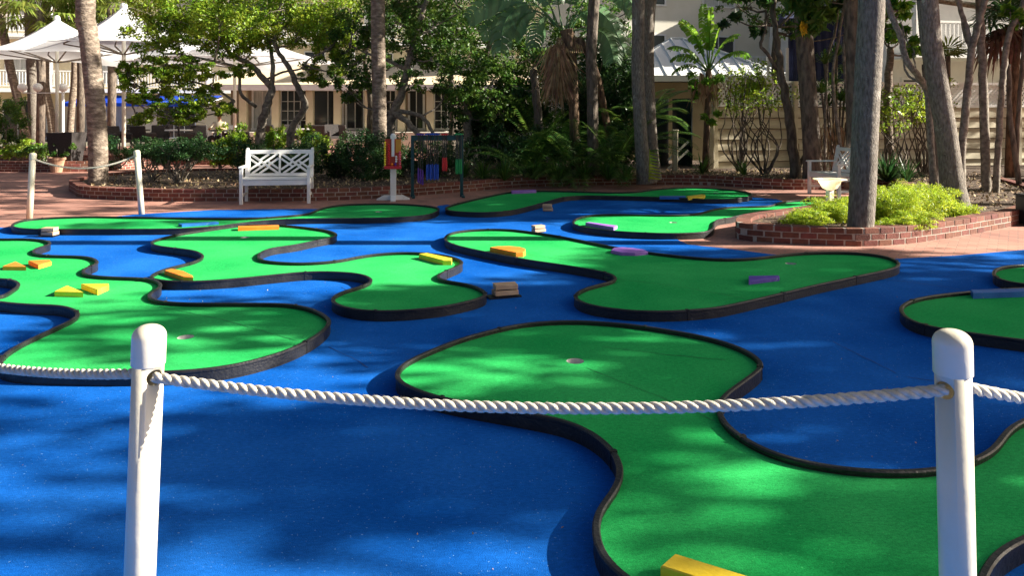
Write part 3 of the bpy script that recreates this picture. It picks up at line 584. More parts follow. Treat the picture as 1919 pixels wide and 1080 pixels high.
def feather(mb, base, d, L, n=26, ll=.35, droop=.9, wd=.028, vee=.35, stem=.15):
    d = Vector(d).normalized(); p = Vector(base); pts = [p.copy()]; dd = d.copy(); N = 14
    for i in range(N):
        dd = (dd+Vector((0, 0, -droop/N*(i/N+.3)))).normalized(); p = p+dd*L/N; pts.append(p.copy())
    mb.tube(pts, [.014*(1-.8*i/N) for i in range(N+1)], 4, cap=False)
    for i in range(n):
        s = stem+(1-stem)*i/n; j = min(N-1, int(s*N)); q = pts[j].lerp(pts[j+1], s*N-j); t = (pts[j+1]-pts[j]).normalized()
        u = t.cross(Vector((0, 0, 1))); u = u.normalized() if u.length > .05 else Vector((1, 0, 0)); v = u.cross(t); l = ll*math.sin(PI*min(.97, .12+s*.85))**.6*random.uniform(.85, 1.1)
        for sg in (-1, 1):
            e = (u*sg+t*.55+v*vee).normalized(); m_ = q+e*l*.5; tp = q+e*l-Vector((0, 0, l*.3)); ww = t*wd
            mb.add([q, m_+ww*.5, tp, m_-ww*.5], [(0, 1, 2, 3)])
def banana(mb, base, d, L, W=.45, droop=.8, tears=16, stem=.35, roll=0.0):
    d = Vector(d).normalized(); p = Vector(base); pts = [p.copy()]; dd = d.copy(); N = 18
    for i in range(N):
        dd = (dd+Vector((0, 0, -droop/N*(i/N*1.6)))).normalized(); p = p+dd*L/N; pts.append(p.copy())
    mb.tube(pts, [.022*(1-.85*i/N) for i in range(N+1)], 5, cap=False)
    for sg in (-1, 1):
        i = 0; s = stem
        while s < .99:
            w_ = random.uniform(.03, .09); s1 = min(1, s+w_)
            def pt(ss):
                j = min(N-1, int(ss*N)); return pts[j].lerp(pts[j+1], ss*N-j), (pts[j+1]-pts[j]).normalized()
            a, t = pt(s); b, _ = pt(s1-.006); u = t.cross(Vector((0, 0, 1))); u = u.normalized() if u.length > .05 else Vector((1, 0, 0)); v = u.cross(t)
            u = u*math.cos(roll)+v*math.sin(roll); v = u.cross(t)
            k = (s-stem)/(1-stem); wd = W*.5*math.sin(PI*min(1, .1+k*.86))**.55; sag = random.uniform(.1, .5)
            off = (u*sg*wd+t*wd*.28+v*sg*0)+Vector((0, 0, -wd*sag)); off2 = u*sg*wd*.55+t*wd*.14+v*.03
            mb.add([a, b, b+off2, b+off*random.uniform(.9, 1.02), a+off*random.uniform(.95, 1.0)+t*.01, a+off2], [(0, 1, 2, 5), (5, 2, 3, 4)])
            s = s1
def banana2(mb, pts, W, stem=.34):
    pts = catmull(pts, False, 7); N = len(pts)-1; mb.tube(pts, [.020*(1-.8*i/N) for i in range(N+1)], 5, cap=False)
    for sg in (-1, 1):
        s = stem
        while s < .985:
            s1 = min(1, s+random.uniform(.03, .07)); j = min(N-1, int(s*N)); a = pts[j].lerp(pts[j+1], s*N-j); t = (pts[j+1]-pts[j]).normalized(); j = min(N-1, int((s1-.004)*N)); b = pts[j].lerp(pts[j+1], (s1-.004)*N-j)
            u = t.cross(Vector((0, -1, .35))).normalized()*sg; k = (s-stem)/(1-stem); wd = W*.5*math.sin(PI*min(1, .1+k*.86))**.5
            o1 = u*wd*.55+t*wd*.2+Vector((0, .05, 0)); o2 = u*wd*random.uniform(.9, 1)+t*wd*.5+Vector((0, .10, -.25*wd)); o3 = o2+t*random.uniform(-.02, .0)
            mb.add([a, b, b+o1, b+o2, a+o3, a+o1], [(0, 1, 2, 5), (5, 2, 3, 4)]); s = s1
def strap_plant(mb, c, n, L, wd=.03, spread=1.0, droop=1.0):
    for k in range(n):
        a = random.uniform(0, 2*PI); el = random.uniform(.25, 1.35)/spread; l = L*random.uniform(.6, 1.1)
        d = Vector((math.cos(a)*math.cos(el), math.sin(a)*math.cos(el), math.sin(el))); u = Vector((-math.sin(a), math.cos(a), 0))*wd
        p0 = Vector(c); p1 = p0+d*l*.5; p2 = p0+d*l*.9+Vector((0, 0, -.22*l*droop)); 
        mb.add([p0-u*.4, p0+u*.4, p1+u*.5, p1-u*.5, p2], [(0, 1, 2, 3), (3, 2, 4)])
def shrub(label, c, r, n, m, size, name='shrub', stems=8, cat='shrub', group=None, blobs=7, stemm='barko', aspect=.45, low=.0, up=.5):
    # c: centre on the ground (X, D, z0); r: radii
    t = thing(name, label, cat, c, 0, group); cl = []; mb = MB()
    for k in range(blobs):
        a = random.uniform(0, 2*PI); q = math.sqrt(random.random())*.62; zc = r[2]*(low+random.uniform(.35, .75)*(1-low))
        cc = Vector((math.cos(a)*q*r[0], math.sin(a)*q*r[1], zc)); cl.append((cc, (r[0]*.5, r[1]*.5, r[2]*.34*(1-low*.4)), n//blobs))
    for k in range(stems):
        cc = cl[k % blobs][0]; b = Vector((random.uniform(-.12, .12)*r[0], random.uniform(-.12, .12)*r[1], 0))
        b *= .5; W = wob([b, b.lerp(cc, .35)+Vector((random.uniform(-.16, .16)*r[2], random.uniform(-.1, .1), .0)), b.lerp(cc, .7)+Vector((random.uniform(-.1, .1)*r[2], 0, 0)), cc+Vector((random.uniform(-.2, .2)*r[0], 0, r[2]*.15))], .02, 4)
        mb.tube(W, [.02*(1-.6*i/(len(W)-1)) for i in range(len(W))], 5, cap=False)
    mb.obj('stems', M[stemm], t, True); crown(t, cl, size, M[m], name='foliage', aspect=aspect, up=up); return t
# ---------------------------------------------------------------- benches
def bench(label, loc, rz):
    t = thing('garden_bench', label, 'bench', loc, rz, 'white lattice back garden benches'); w_ = 1.2; m = M['wwood']; X = w_/2-.03
    for sx in (-1, 1):
        b = MB(); b.box((sx*X, -.26, .315), (.058, .058, .63), bev=.005); b.obj('leg', m, t)
        b = MB(); b.bar((sx*X, .22, 0), (sx*X, .235, .44), .055, .055, up=(0, 1, 0)); b.bar((sx*X, .235, .42), (sx*X, .33, .93), .055, .05, up=(0, 1, 0)); b.box((sx*X, .333, .945), (.05, .05, .03), bev=.012); b.obj('leg', m, t)
        b = MB(); b.box((sx*X, -.02, .645), (.075, .60, .03), bev=.008); b.obj('armrest', m, t)
        b = MB(); b.box((sx*X, -.015, .15), (.032, .42, .045)); b.obj('stretcher', m, t)
        b = MB(); b.box((sx*X, -.015, .37), (.03, .44, .075)); b.obj('seat_rail', m, t)
    b = MB()
    for k in range(6): b.box((0, -.245+k*.084, .432), (w_-.0, .074, .02), bev=.004)
    b.obj('seat', m, t)
    b = MB(); b.box((0, -.262, .372), (w_-.122, .028, .085)); b.obj('apron', m, t)
    def bk(u, z): return Vector((u, .235+(z-.44)*.095/.49, z))
    b = MB(); L = X-.028
    b.bar(bk(-L, .885), bk(L, .885), .032, .07, up=(0, .19, 1)); b.bar(bk(-L, .475), bk(L, .475), .032, .055, up=(0, .19, 1)); b.bar(bk(0, .50), bk(0, .85), .034, .05, up=(0, 1, 0))
    for sx in (-1, 1): b.bar(bk(sx*(L-.012), .50), bk(sx*(L-.012), .85), .03, .025, up=(0, 1, 0))
    b.obj('back_frame', m, t)
    b = MB(); z0, z1 = .5, .85
    for u0, u1 in ((-L+.02, -.025), (.025, L-.02)):
        def pt(u, v, o=0): q = bk(u0+(u1-u0)*u, z0+(z1-z0)*v); q.y += o; return q
        b.bar(pt(0, 1), pt(1, 0), .040, .02, up=(0, 1, 0))
        for c in (-.33, -.05, .23): b.bar(pt((1+c)/2, (1-c)/2, -.002), pt(min(1, 1+c), min(1, 1-c) if c > 0 else 1, -.002) if c > 0 else pt(1+c, 1, -.002), .038, .016, up=(0, 1, 0))
        for c in (-.19, .08, .35): b.bar(pt((1+c)/2, (1-c)/2, -.002), pt(max(0, c), max(0, -c), -.002), .038, .016, up=(0, 1, 0))
        b.bar(pt(0, .74, .002), pt(.4, .34, .002), .036, .012, up=(0, 1, 0)); b.bar(pt(.6, .64, .002), pt(1, .24, .002), .036, .012, up=(0, 1, 0))
    b.obj('lattice', m, t); return t
fl, fr = G(444.5, 384), G(576, 381)
bench('white lattice back bench in the shade before the long brick wall', ((fl+fr)/2+Vector((.0, .27, 0))), math.radians(9))
b2c = (G(1515, 362)+G(1572, 375))/2
bench('white lattice back bench beside the big palm trunk at the right', b2c+Vector((.27, .02, 0)), math.radians(-90+4))
# ---------------------------------------------------------------- pedestal basin
c = Vector(((1555-CX)/F*12.4, 12.4, 0)); t = thing('pedestal_basin', 'white octagonal bowl on a white post before the right bench', 'basin', c, .3)
b = MB(); b.box((0, 0, .16), (.095, .095, .32), bev=.006); b.obj('post', M['wwood'], t)
b = MB(); b.lathe((0, 0, 0), [(.06, .30), (.12, .33), (.17, .42), (.19, .46), (.27, .475), (.27, .487), (.17, .485), (.10, .40), (.0, .38)], 8); b.obj('bowl', M['bowl'], t)
c = Vector(((1936-CX)/F*10.45, 10.45, 0)); t = thing('utility_box', 'black box on a short post at the right end of the brick planter', 'utility box', c, .1)
b = MB(); b.box((0, 0, .22), (.34, .26, .40), bev=.012); b.obj('box', M['black'], t); b = MB(); b.box((0, 0, .43), (.37, .29, .025), bev=.008); b.obj('lid', M['black'], t)
# ---------------------------------------------------------------- golf ball stand
c = G(737, 374.5); t = thing('ball_stand', 'white post with an orange board of golf balls on a crossed base', 'ball stand', c, .1)
b = MB(); b.box((0, 0, .60), (.105, .105, 1.14), bev=.004); b.lathe((0, 0, 1.17), [(.05, 0), (.05, .02), (.03, .045), (0, .052)], 16); b.obj('post', M['wwood'], t)
b = MB()
for a in range(4):
    R = Matrix.Rotation(a*PI/2+.05, 3, 'Z'); pr = [(.0, 0), (.30, 0), (.30, .02), (.17, .085), (.0, .085)]
    vs = [R @ Vector((x, s_*.045, z)) for s_ in (-1, 1) for x, z in pr]; n = 5
    b.add(vs, [(0, 1, 2, 3, 4), (9, 8, 7, 6, 5)]+[(i, i+5, (i+1) % 5+5, (i+1) % 5) for i in range(5)])
b.obj('base', M['wwood'], t)
b = MB(); b.box((0, -.065, .85), (.29, .02, .54), bev=.003); b.obj('board', M['redb'], t); b = MB(); b.box((.095, -.079, .99), (.095, .006, .24)); b.obj('front_panel', M['orangeb'], t)
b = MB(); b.box((0, -.10, .585), (.31, .075, .02)); b.box((0, -.137, .605), (.31, .008, .05)); b.obj('tray', M['red'], t)
b = MB(); b.box((0, -.085, .98), (.05, .018, .36)); b.obj('front_strip', M['wwood'], t)
def balls(col, x, z0, n, mn, label):
    bm = bmesh.new(); bmesh.ops.create_uvsphere(bm, u_segments=14, v_segments=9, radius=.0213); me = bpy.data.meshes.new('golf_ball'); bm.to_mesh(me); bm.free(); me.materials.append(M[mn]); me.polygons.foreach_set('use_smooth', [True]*len(me.polygons))
    for k in range(n):
        o = bpy.data.objects.new('golf_ball', me); COL.objects.link(o); o.location = c+Vector((x, -.098, z0+k*.0435)); tag(o, label, 'golf ball', 'golf balls on the ball stand')
balls(0, -.136, .618, 11, 'bally', 'yellow golf ball in the left column of the ball stand')
balls(0, -.068, .618, 10, 'red', 'red golf ball in the second column of the ball stand')
balls(0, -.010, .618, 2, 'ballor', 'orange golf ball low in the middle of the ball stand')
balls(0, .055, .618, 2, 'purple_p', 'violet golf ball low on the right of the ball stand')
balls(0, .134, .618, 7, 'pink', 'pink golf ball in the right column of the ball stand')
balls(0, .069, .708, 3, 'white', 'white golf ball above the violet ones on the ball stand')
# ---------------------------------------------------------------- putter rack
c = G(773, 369.5); t = thing('putter_rack', 'dark teal steel rack of hanging putters before the brick wall', 'rack', c, .12)
RW = .93
for x in (0, RW):
    b = MB(); b.box((x, 0, .58), (.06, .05, 1.16), bev=.004); b.obj('upright', M['teal'], t)
    b = MB(); b.box((x+.02, 0, .016), (.055, .52, .03), bev=.004); b.obj('foot', M['teal'], t)
b = MB(); b.box((RW/2, -.07, 1.12), (RW+.05, .02, .09)); b.box((RW/2, .07, 1.12), (RW+.05, .02, .09)); b.box((RW/2, 0, 1.165), (RW+.05, .16, .012)); b.obj('top_rail', M['teal'], t)
def putter(x, y, L, mn, label, gl=.27):
    o = thing('putter', label, 'putter', c+Matrix.Rotation(.12, 3, 'Z') @ Vector((x, y, 1.18)), random.uniform(-.2, .2), 'putters hanging from the rack')
    b = MB(); b.tube([(0, 0, 0), (0, .002, -L)], .010, 6); b.obj('shaft', M['black'], o)
    b = MB(); b.box((0, 0, .014), (.055, .12, .028), bev=.008); b.obj('head', M[mn], o)
    b = MB(); b.tube([(0, 0, -L), (0, 0, -L-gl*.5), (0, 0, -L-gl)], [.014, .018, .016], 8); b.obj('grip', M[mn], o)
for x, L in ((.11, .62), (.15, .64), (.19, .66)): putter(x, -.1, L, 'purple_p', 'violet putter at the left end of the rack', .28)
for i, x in enumerate((.27, .305, .34, .375, .41, .445, .475)): putter(x, -.1+(i % 2)*.2, .56, 'blue_p', 'blue putter hanging left of the middle of the rack', .29)
for x in (.57, .605, .635): putter(x, -.1, .43, 'red', 'red putter hanging right of the middle of the rack', .25)
for i, x in enumerate((.82, .85, .885, .915)): putter(x, -.1, .46, 'green_p', 'green putter hanging at the right end of the rack', .28)
# ---------------------------------------------------------------- fence, gate, pavilion at the right
FD = 19.2
t = thing('siding_fence', 'cream horizontal board fence topped with white lattice at the right', 'fence', (5.2, FD, 0), math.radians(9))
b = MB(); x0, x1 = 0, 13.5
for k in range(6): 
    z = .06+k*.285; vs = [(x0, -.012, z), (x1, -.012, z), (x1, .012, z+.266), (x0, .012, z+.266), (x0, .04, z), (x1, .04, z), (x1, .04, z+.266), (x0, .04, z+.266)]
    vs = [(a, -.055 if i < 2 else bb, cc) for i, (a, bb, cc) in enumerate(vs)]
    b.add(vs, [(0, 1, 2, 3), (0, 4, 5, 1), (3, 2, 6, 7), (4, 7, 6, 5), (0, 3, 7, 4), (1, 5, 6, 2)])
b.obj('boards', M['siding'], t)
b = MB(); b.box((6.75, .06, .9), (13.4, .02, 1.7)); b.obj('backing', M['barkd'], t)  # dark sheet added behind the board gaps to draw the lap shadow lines
b = MB()
def lat(b, x0, x1, z0, z1, y, st=.11, w_=.035, yy=.0):
    h = z1-z0; x = x0-h
    while x < x1:
        for sg in (0, 1):
            a, e = (x, z0), (x+h, z1)
            if sg: a, e = (x+h, z0), (x, z1)
            (ax, az), (ex, ez) = a, e
            if min(ax, ex) < x0-1e-6 or max(ax, ex) > x1+1e-6:
                def clip(px, qx, qz, rx, rz): k = (px-qx)/(rx-qx); return px, qz+(rz-qz)*k
                if ax < x0: ax, az = clip(x0, ax, az, ex, ez)
                if ex < x0: ex, ez = clip(x0, ax, az, ex, ez)
                if ax > x1: ax, az = clip(x1, ax, az, ex, ez)
                if ex > x1: ex, ez = clip(x1, ax, az, ex, ez)
            if abs(ax-ex) > .03: b.bar((ax, y+sg*.012, az), (ex, y+sg*.012, ez), w_, .008, up=(0, 1, 0)) if False else b.bar((ax, y+sg*.012, az), (ex, y+sg*.012, ez), .008, w_, up=(0, 0, 1))
        x += st
lat(b, 0, 13.5, 1.83, 2.38, 0, .13, .045); b.obj('lattice', M['wtrim'], t)
b = MB(); b.box((6.75, 0, 2.41), (13.5, .09, .07)); b.box((6.75, -.002, 1.80), (13.5, .1, .06)); b.obj('rail', M['wtrim'], t)
for k in range(7): p = MB(); p.box((.05+k*2.23, -.07, 1.22), (.11, .11, 2.44), bev=.006); p.obj('fence_post', M['siding'], t)
t = thing('gate', 'open dark teal double gate behind the twin palm trunks', 'gate', V(1245, 300, 20).xy.to_3d())
gx = V(1245, 300, 20).x
for a, e, dz in ((1226, 1263, 0), (1297, 1272, 0)):
    p, q = V(a, 0, 20), V(e, 0, 20.0); q.y += .75; p.z = q.z = 0; o_ = Vector((gx, 20, 0)); b = MB()
    for k in range(4):
        pa, pb = p.lerp(q, k/4+.005)-o_, p.lerp(q, (k+1)/4-.005)-o_
        b.bar(pa+Vector((0, 0, 1.03)), pb+Vector((0, 0, 1.03)), .035, 1.95)
    b.bar(p-o_+Vector((0, -.03, 1.7)), q-o_+Vector((0, -.03, 1.7)), .03, .1); b.bar(p-o_+Vector((0, -.03, .4)), q-o_+Vector((0, -.03, .4)), .03, .1); b.obj('gate_leaf', M['gate'], t)
for (x, y0, y1, D, lb_) in ((1265, 245, 316, 18.4, 'short cream post standing before the dark gate'), (1333, 215, 312, 18.9, 'tall cream post left of the bare stemmed shrub')):
    p = V(x, y0, D); h = p.z-.165; o = MB(); o.box((0, 0, h/2), (.12, .12, h), bev=.008); o.box((0, 0, h+.012), (.15, .15, .03), bev=.008); ob = o.obj('cream_post', M['siding']); ob.location = (p.x, D, .165); tag(ob, lb_, 'post', 'cream posts by the gate')
o = MB(); a, e = V(1252, 300, 18.6), V(1290, 265, 18.6); o.bar((0, 0, 0), e-a, .04, .05); o.bar(Vector((0, 0, -.22)), e-a+Vector((0, 0, -.22)), .04, .05); ob = o.obj('stair_rail', M['wtrim']); ob.location = a; tag(ob, 'slanted white handrail pair behind the short cream post', 'handrail')
# pavilion with white standing-seam roof
def roof_panel(b, P0, P1, P2, P3, st=.42, rib=.045):
    b.add([P0, P1, P2, P3], [(0, 1, 2, 3)]); L = (P1-P0).length; n = int(L/st); nm = (P1-P0).cross(P3-P0).normalized()
    for k in range(n+1):
        s = k/n; a = P0.lerp(P1, s); top = P3.lerp(P2, s) if (P2-P3).length > .01 else P3
        if (P2-P3).length <= .01 or (P2-P3).length < L*.98:
            d = (P3-P0)-(P1-P0)*((P3-P0).dot(P1-P0)/L**2); u = (P1-P0).normalized(); q = a+d; xq = (q-P3).dot(u); w_ = (P2-P3).length; x3 = (P3-P0).dot(u); x2 = x3+w_; xa = s*L
            kk = 1.0
            if xa < x3 and x3 > 0: kk = xa/x3
            if xa > x2: kk = (L-xa)/max(1e-3, L-x2)
            top = a+d*max(.02, kk)
        b.bar(a+nm*.02, top+nm*.02, .03, rib, up=tuple(nm))
t = thing('pavilion', 'low pavilion with a white ribbed metal hip roof behind the gate', 'building', (6.0, 25, 0))
o_ = Vector((6.0, 25, 0)); L_, R_ = V(1150, 0, 24).x-6, V(1475, 0, 24).x-6; ez = V(0, 141, 24).z
b = MB(); A_, B_, C_, D_ = Vector((L_, -1, ez)), Vector((R_, -1, ez)), Vector((R_, 6, ez)), Vector((L_, 6, ez)); r0, r1 = Vector((L_+2.6, 2.5, ez+1.55)), Vector((R_-2.6, 2.5, ez+1.55))
roof_panel(b, A_, B_, r1, r0); roof_panel(b, B_, C_, r1, r1); roof_panel(b, D_, A_, r0, r0); b.add([C_, D_, r0, r1], [(0, 1, 2, 3)])
b.bar(r1+Vector((0, 0, .03)), B_+Vector((0, 0, .03)), .14, .06); b.bar(r0+Vector((0, 0, .03)), r1+Vector((0, 0, .03)), .14, .06); b.obj('roof', M['wroof'], t)
b = MB(); b.box(((L_+R_)/2, -1.0, ez-.1), (R_-L_, .05, .19)); b.box((R_-.02, 2.5, ez-.1), (.05, 6.9, .19)); b.obj('fascia', M['wtrim'], t)
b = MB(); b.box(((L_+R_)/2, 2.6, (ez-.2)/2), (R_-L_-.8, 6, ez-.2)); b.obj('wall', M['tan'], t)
def window(b, g, x, z, w_, h, y, fr=.07, mull=1):
    b.box((x, y, z+h/2+fr/2), (w_+2*fr, .06, fr)); b.box((x, y, z-h/2-fr/2), (w_+2*fr+.06, .1, fr)); b.box((x-w_/2-fr/2, y, z), (fr, .06, h)); b.box((x+w_/2+fr/2, y, z), (fr, .06, h))
    for k in range(mull): b.box((x-w_/2+w_*(k+1)/(mull+1), y+.005, z), (.035, .04, h))
    g.box((x, y+.03, z), (w_, .015, h))
# tall houses behind
def house(label, name, x0, x1, D, depth, zs, wallm, wins, rails=(), roofm='wroof', slabm='wtrim', roofz=None, overhang=.6, cat='building', curtain=True):
    o_ = Vector(((x0+x1)/2, D, 0)); t = thing(name, label, cat, o_); w_ = x1-x0; top = zs[-1]
    b = MB(); b.box((0, depth/2, top/2), (w_, depth, top)); b.obj('wall', M[wallm], t)
    for z in zs[:-1]:
        s = MB(); s.box((0, -.75, z), (w_, 1.5, .22)); s.obj('balcony_slab', M[slabm], t)
        pn = int(w_/4.2)
        for k in range(pn+1):
            p = MB(); p.box((-w_/2+.15+k*(w_-.3)/pn, -1.35, z+1.42), (.22, .22, 2.62)); p.obj('column', M[slabm], t)
        r = MB(); r.box((0, -1.4, z+1.12), (w_, .06, .07)); r.box((0, -1.4, z+.25), (w_, .05, .05)); n = int(w_/.16)
        for k in range(n): r.box((-w_/2+(k+.5)*w_/n, -1.4, z+.68), (.035, .03, .82))
        r.obj('railing', M['wtrim'], t)
    for wx, wz, ww, wh, kind in wins:
        f = MB(); g = MB(); window(f, g, wx-o_.x, wz, ww, wh, -.03, mull=2 if ww > 1.6 else 1); fo = f.obj('window' if kind == 'w' else 'door', M['wtrim'], t); g.obj('pane', M['glass'] if random.random() < .55 else M['curtain'], fo)
    rz = roofz or top; r = MB(); e = overhang; a = [Vector((-w_/2-e, -e-1, top)), Vector((w_/2+e, -e-1, top)), Vector((w_/2+e, depth+e, top)), Vector((-w_/2-e, depth+e, top))]
    q0, q1 = Vector((-w_/2+depth/2, depth/2, top+1.8)), Vector((w_/2-depth/2, depth/2, top+1.8)); r.add(a+[q0, q1], [(0, 1, 5, 4), (1, 2, 5), (2, 3, 4, 5), (3, 0, 4)]); r.box((0, -e-1, top-.12), (w_+2*e, .05, .26)); r.obj('roof', M[roofm], t)
    return t
ws = []
for k in range(11):
    for z in (1.25, 4.5, 7.6, 10.7): ws.append((-33+k*4.1+random.uniform(-.2, .2), z, random.choice((1.2, 2.2, 1.8)), 2.1 if z > 2 else 2.2, 'w'))
hotel_ = house('long cream hotel with white balcony railings far behind the left palms', 'hotel', -36, 7, 47, 12, (2.95, 6.1, 9.2, 12.4), 'cream', ws)
hotel_.rotation_euler.z = math.radians(14)
ws = [(6+k*3.4, z, 1.5, 1.8, 'w') for k in range(4) for z in (4.2, 7.4)]
h2 = house('pale siding house rising behind the white metal roof', 'house', 3.5, 17, 34, 9, (3.0, 9.5), 'creaml', ws)
h2.rotation_euler.z = math.radians(13)
t = house('pale house with a lattice panel behind the right palm trunks', 'house', 13.2, 27, 27.5, 8, (3.6, 7.6), 'wtrim', [(14.6, 2.2, 1.5, 1.2, 'w'), (18.4, 2.0, 1.2, 1.4, 'w')], roofm='roof')
t.rotation_euler.z = math.radians(10)
b = MB(); lat(b, 1.1-20.1+.0+16.0, 0, 3.85, 4.9, -1.43, .15, .05); b.obj('lattice_panel', M['wtrim'], t)
# navy canvas cabana
c = Vector(((1535-CX)/F*21.5, 21.5, 0)); t = thing('cabana', 'dark navy canvas cabana behind the thick brown palm trunk', 'cabana', c); b = MB()
for s_ in (-1, 1):
    for q in (0, 1.6): p = MB(); p.box((s_*.93, q, 1.75), (.07, .07, 3.5)); p.obj('pole', M['wtrim'], t)
n = 26; vs = []
for k in range(n+1):
    x = -.9+1.8*k/n; y = .03*math.sin(k*1.9)
    vs += [(x, y, .9), (x, y*.4, 4.4)]
b.add(vs, [(2*k, 2*k+2, 2*k+3, 2*k+1) for k in range(n)]); b.obj('curtain', M['navy'], t)
b = MB(); b.add([(-1.1, -.15, 4.35), (1.1, -.15, 4.35), (1.1, 1.8, 4.35), (-1.1, 1.8, 4.35), (0, .8, 5.2)], [(0, 1, 4), (1, 2, 4), (2, 3, 4), (3, 0, 4)]); b.obj('canopy', M['navy'], t)
# restaurant with sand coloured roof
o_ = Vector((-7.6, 32, 0)); t = thing('restaurant', 'low restaurant with a sand coloured roof and glazed doors behind the branching tree', 'building', o_)
RL, RR = V(395, 0, 31).x-o_.x, V(1010, 0, 31).x-o_.x; ez = V(0, 160, 31).z
b = MB(); A_, B_ = Vector((RL, -1.6, ez)), Vector((RR, -1.6, ez)); b.add([A_, B_, B_+Vector((-1.5, 5, 1.35)), A_+Vector((1.5, 5, 1.35)), B_+Vector((0, 10, 0)), A_+Vector((0, 10, 0))], [(0, 1, 2, 3), (1, 4, 2), (5, 0, 3), (4, 5, 3, 2)]); b.obj('roof', M['roof'], t)
b = MB(); b.box(((RL+RR)/2, -1.6, ez-.1), (RR-RL, .06, .24)); b.obj('fascia', M['wtrim'], t)
b = MB(); b.box(((RL+RR)/2, -.6, .42), (RR-RL, 3.2, .84)); b.obj('porch_floor', M['creaml'], t)
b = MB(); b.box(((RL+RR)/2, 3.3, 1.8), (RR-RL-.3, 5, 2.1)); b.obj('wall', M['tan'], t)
for x in (455, 516, 580, 632, 690, 752, 806, 870, 940): p = MB(); p.box((V(x, 0, 30.6).x-o_.x, -1.3, .84+(ez-.84)/2-.1), (.3, .3, ez-1.0), bev=.02); p.obj('column', M['colm'], t)
for x0, x1, k in ((475, 508, 'window'), (527, 574, 'door'), (588, 640, 'window'), (650, 680, 'window'), (705, 740, 'door'), (768, 792, 'window'), (815, 862, 'door'), (880, 930, 'window')):
    a, e = V(x0, 0, 32.7).x-o_.x, V(x1, 0, 32.7).x-o_.x; f = MB(); g = MB(); window(f, g, (a+e)/2, 1.78, e-a, 1.65, .76, .09, 3 if k == 'door' else 1)
    if k == 'door':
        for q in range(3): f.box(((a+e)/2, .765, 1.3+q*.42), (e-a, .03, .03))
    fo = f.obj(k, M['wtrim'], t); g.obj('pane', M['curtain'] if x0 in (475,) else M['glass'], fo)
# blue awning strip along the hotel ground floor
o_ = V(270, 186, 43); t = thing('awning', 'long bright blue awning under the hotel balconies', 'awning', o_); b = MB(); L_ = (405-140)/F*43
b.add([(-L_/2, -1.0, -.22), (L_/2, -1.0, -.22), (L_/2, 1.2, .25), (-L_/2, 1.2, .25)], [(0, 1, 2, 3)]); b.add([(-L_/2, -1.001, -.42), (L_/2, -1.001, -.42), (L_/2, -1.0, -.22), (-L_/2, -1.0, -.22)], [(0, 1, 2, 3)]); b.obj('canvas', M['awning'], t)
b = MB()
for k in range(9): b.bar((-L_/2+k*L_/8, -.98, -.24), (-L_/2+k*L_/8, 1.15, .1), .04, .04)
b.obj('frame', M['wtrim'], t)
# ---------------------------------------------------------------- big white umbrellas
def umbrella(label, x, ya, ye, D, hw, base_z=0, rz=.35):
    ap = V(x, ya, D); ezz = V(x, ye, D).z; o = Vector((ap.x, D, 0)); t = thing('market_umbrella', label, 'umbrella', o, rz, 'big white umbrellas at the left')
    N = 48; Rn = 12; vs = []; fs = []; hh = ap.z-ezz
    for j in range(Rn+1):
        s = j/Rn
        for k in range(N):
            a = 2*PI*k/N; m4 = abs(math.cos(2*a)) # corners at 45deg
            e = ((a+PI/4) % (PI/2))/(PI/2); sq = 1/max(abs(math.cos(a)), abs(math.sin(a))); edge = hw*sq*(1-.16*math.sin(PI*(((a-PI/4) % (PI/2))/(PI/2))))
            r = .10+(edge-.10)*s; z = ezz+hh*((1-s)**1.75)*(1)+(.16*math.sin(PI*(((a-PI/4) % (PI/2))/(PI/2)))*s*s-.02*math.sin(8*a)*s*(1-s))
            vs.append((r*math.cos(a), r*math.sin(a), z))
    fs = [(j*N+k, j*N+(k+1) % N, (j+1)*N+(k+1) % N, (j+1)*N+k) for j in range(Rn) for k in range(N)]
    b = MB(); b.add(vs, fs); b.obj('canopy', M['canvas'], t, True)
    b = MB(); b.lathe((0, 0, ap.z-.02), [(.11, -.05), (.11, .05), (.09, .16), (.03, .2), (0, .2)], 16); b.obj('finial', M['canvas'], t, True)
    b = MB(); b.tube([(0, 0, base_z), (0, 0, ap.z-.1)], .055, 12); b.obj('pole', M['creaml'], t, True)
    b = MB()
    for k in range(8):
        a = k*PI/4; rr = hw*(1.35 if k % 2 else .8); b.bar((0, 0, ezz-.1), (rr*.6*math.cos(a), rr*.6*math.sin(a), ezz+hh*.2-.02), .03, .04)
        b.bar((0, 0, ap.z-.3), (rr*.6*math.cos(a), rr*.6*math.sin(a), ezz+hh*.2), .03, .03)
    b.obj('ribs', M['barko'], t)
umbrella('big white umbrella nearest the left edge behind the leaning palms', 107, 38, 112, 26, 3.0, rz=.75)
umbrella('big white umbrella right behind the left palm trunk', 232, 16, 96, 22, 2.35, rz=.70)
umbrella('big white umbrella half hidden by the branching tree', 440, 52, 122, 25, 3.1, rz=.8)
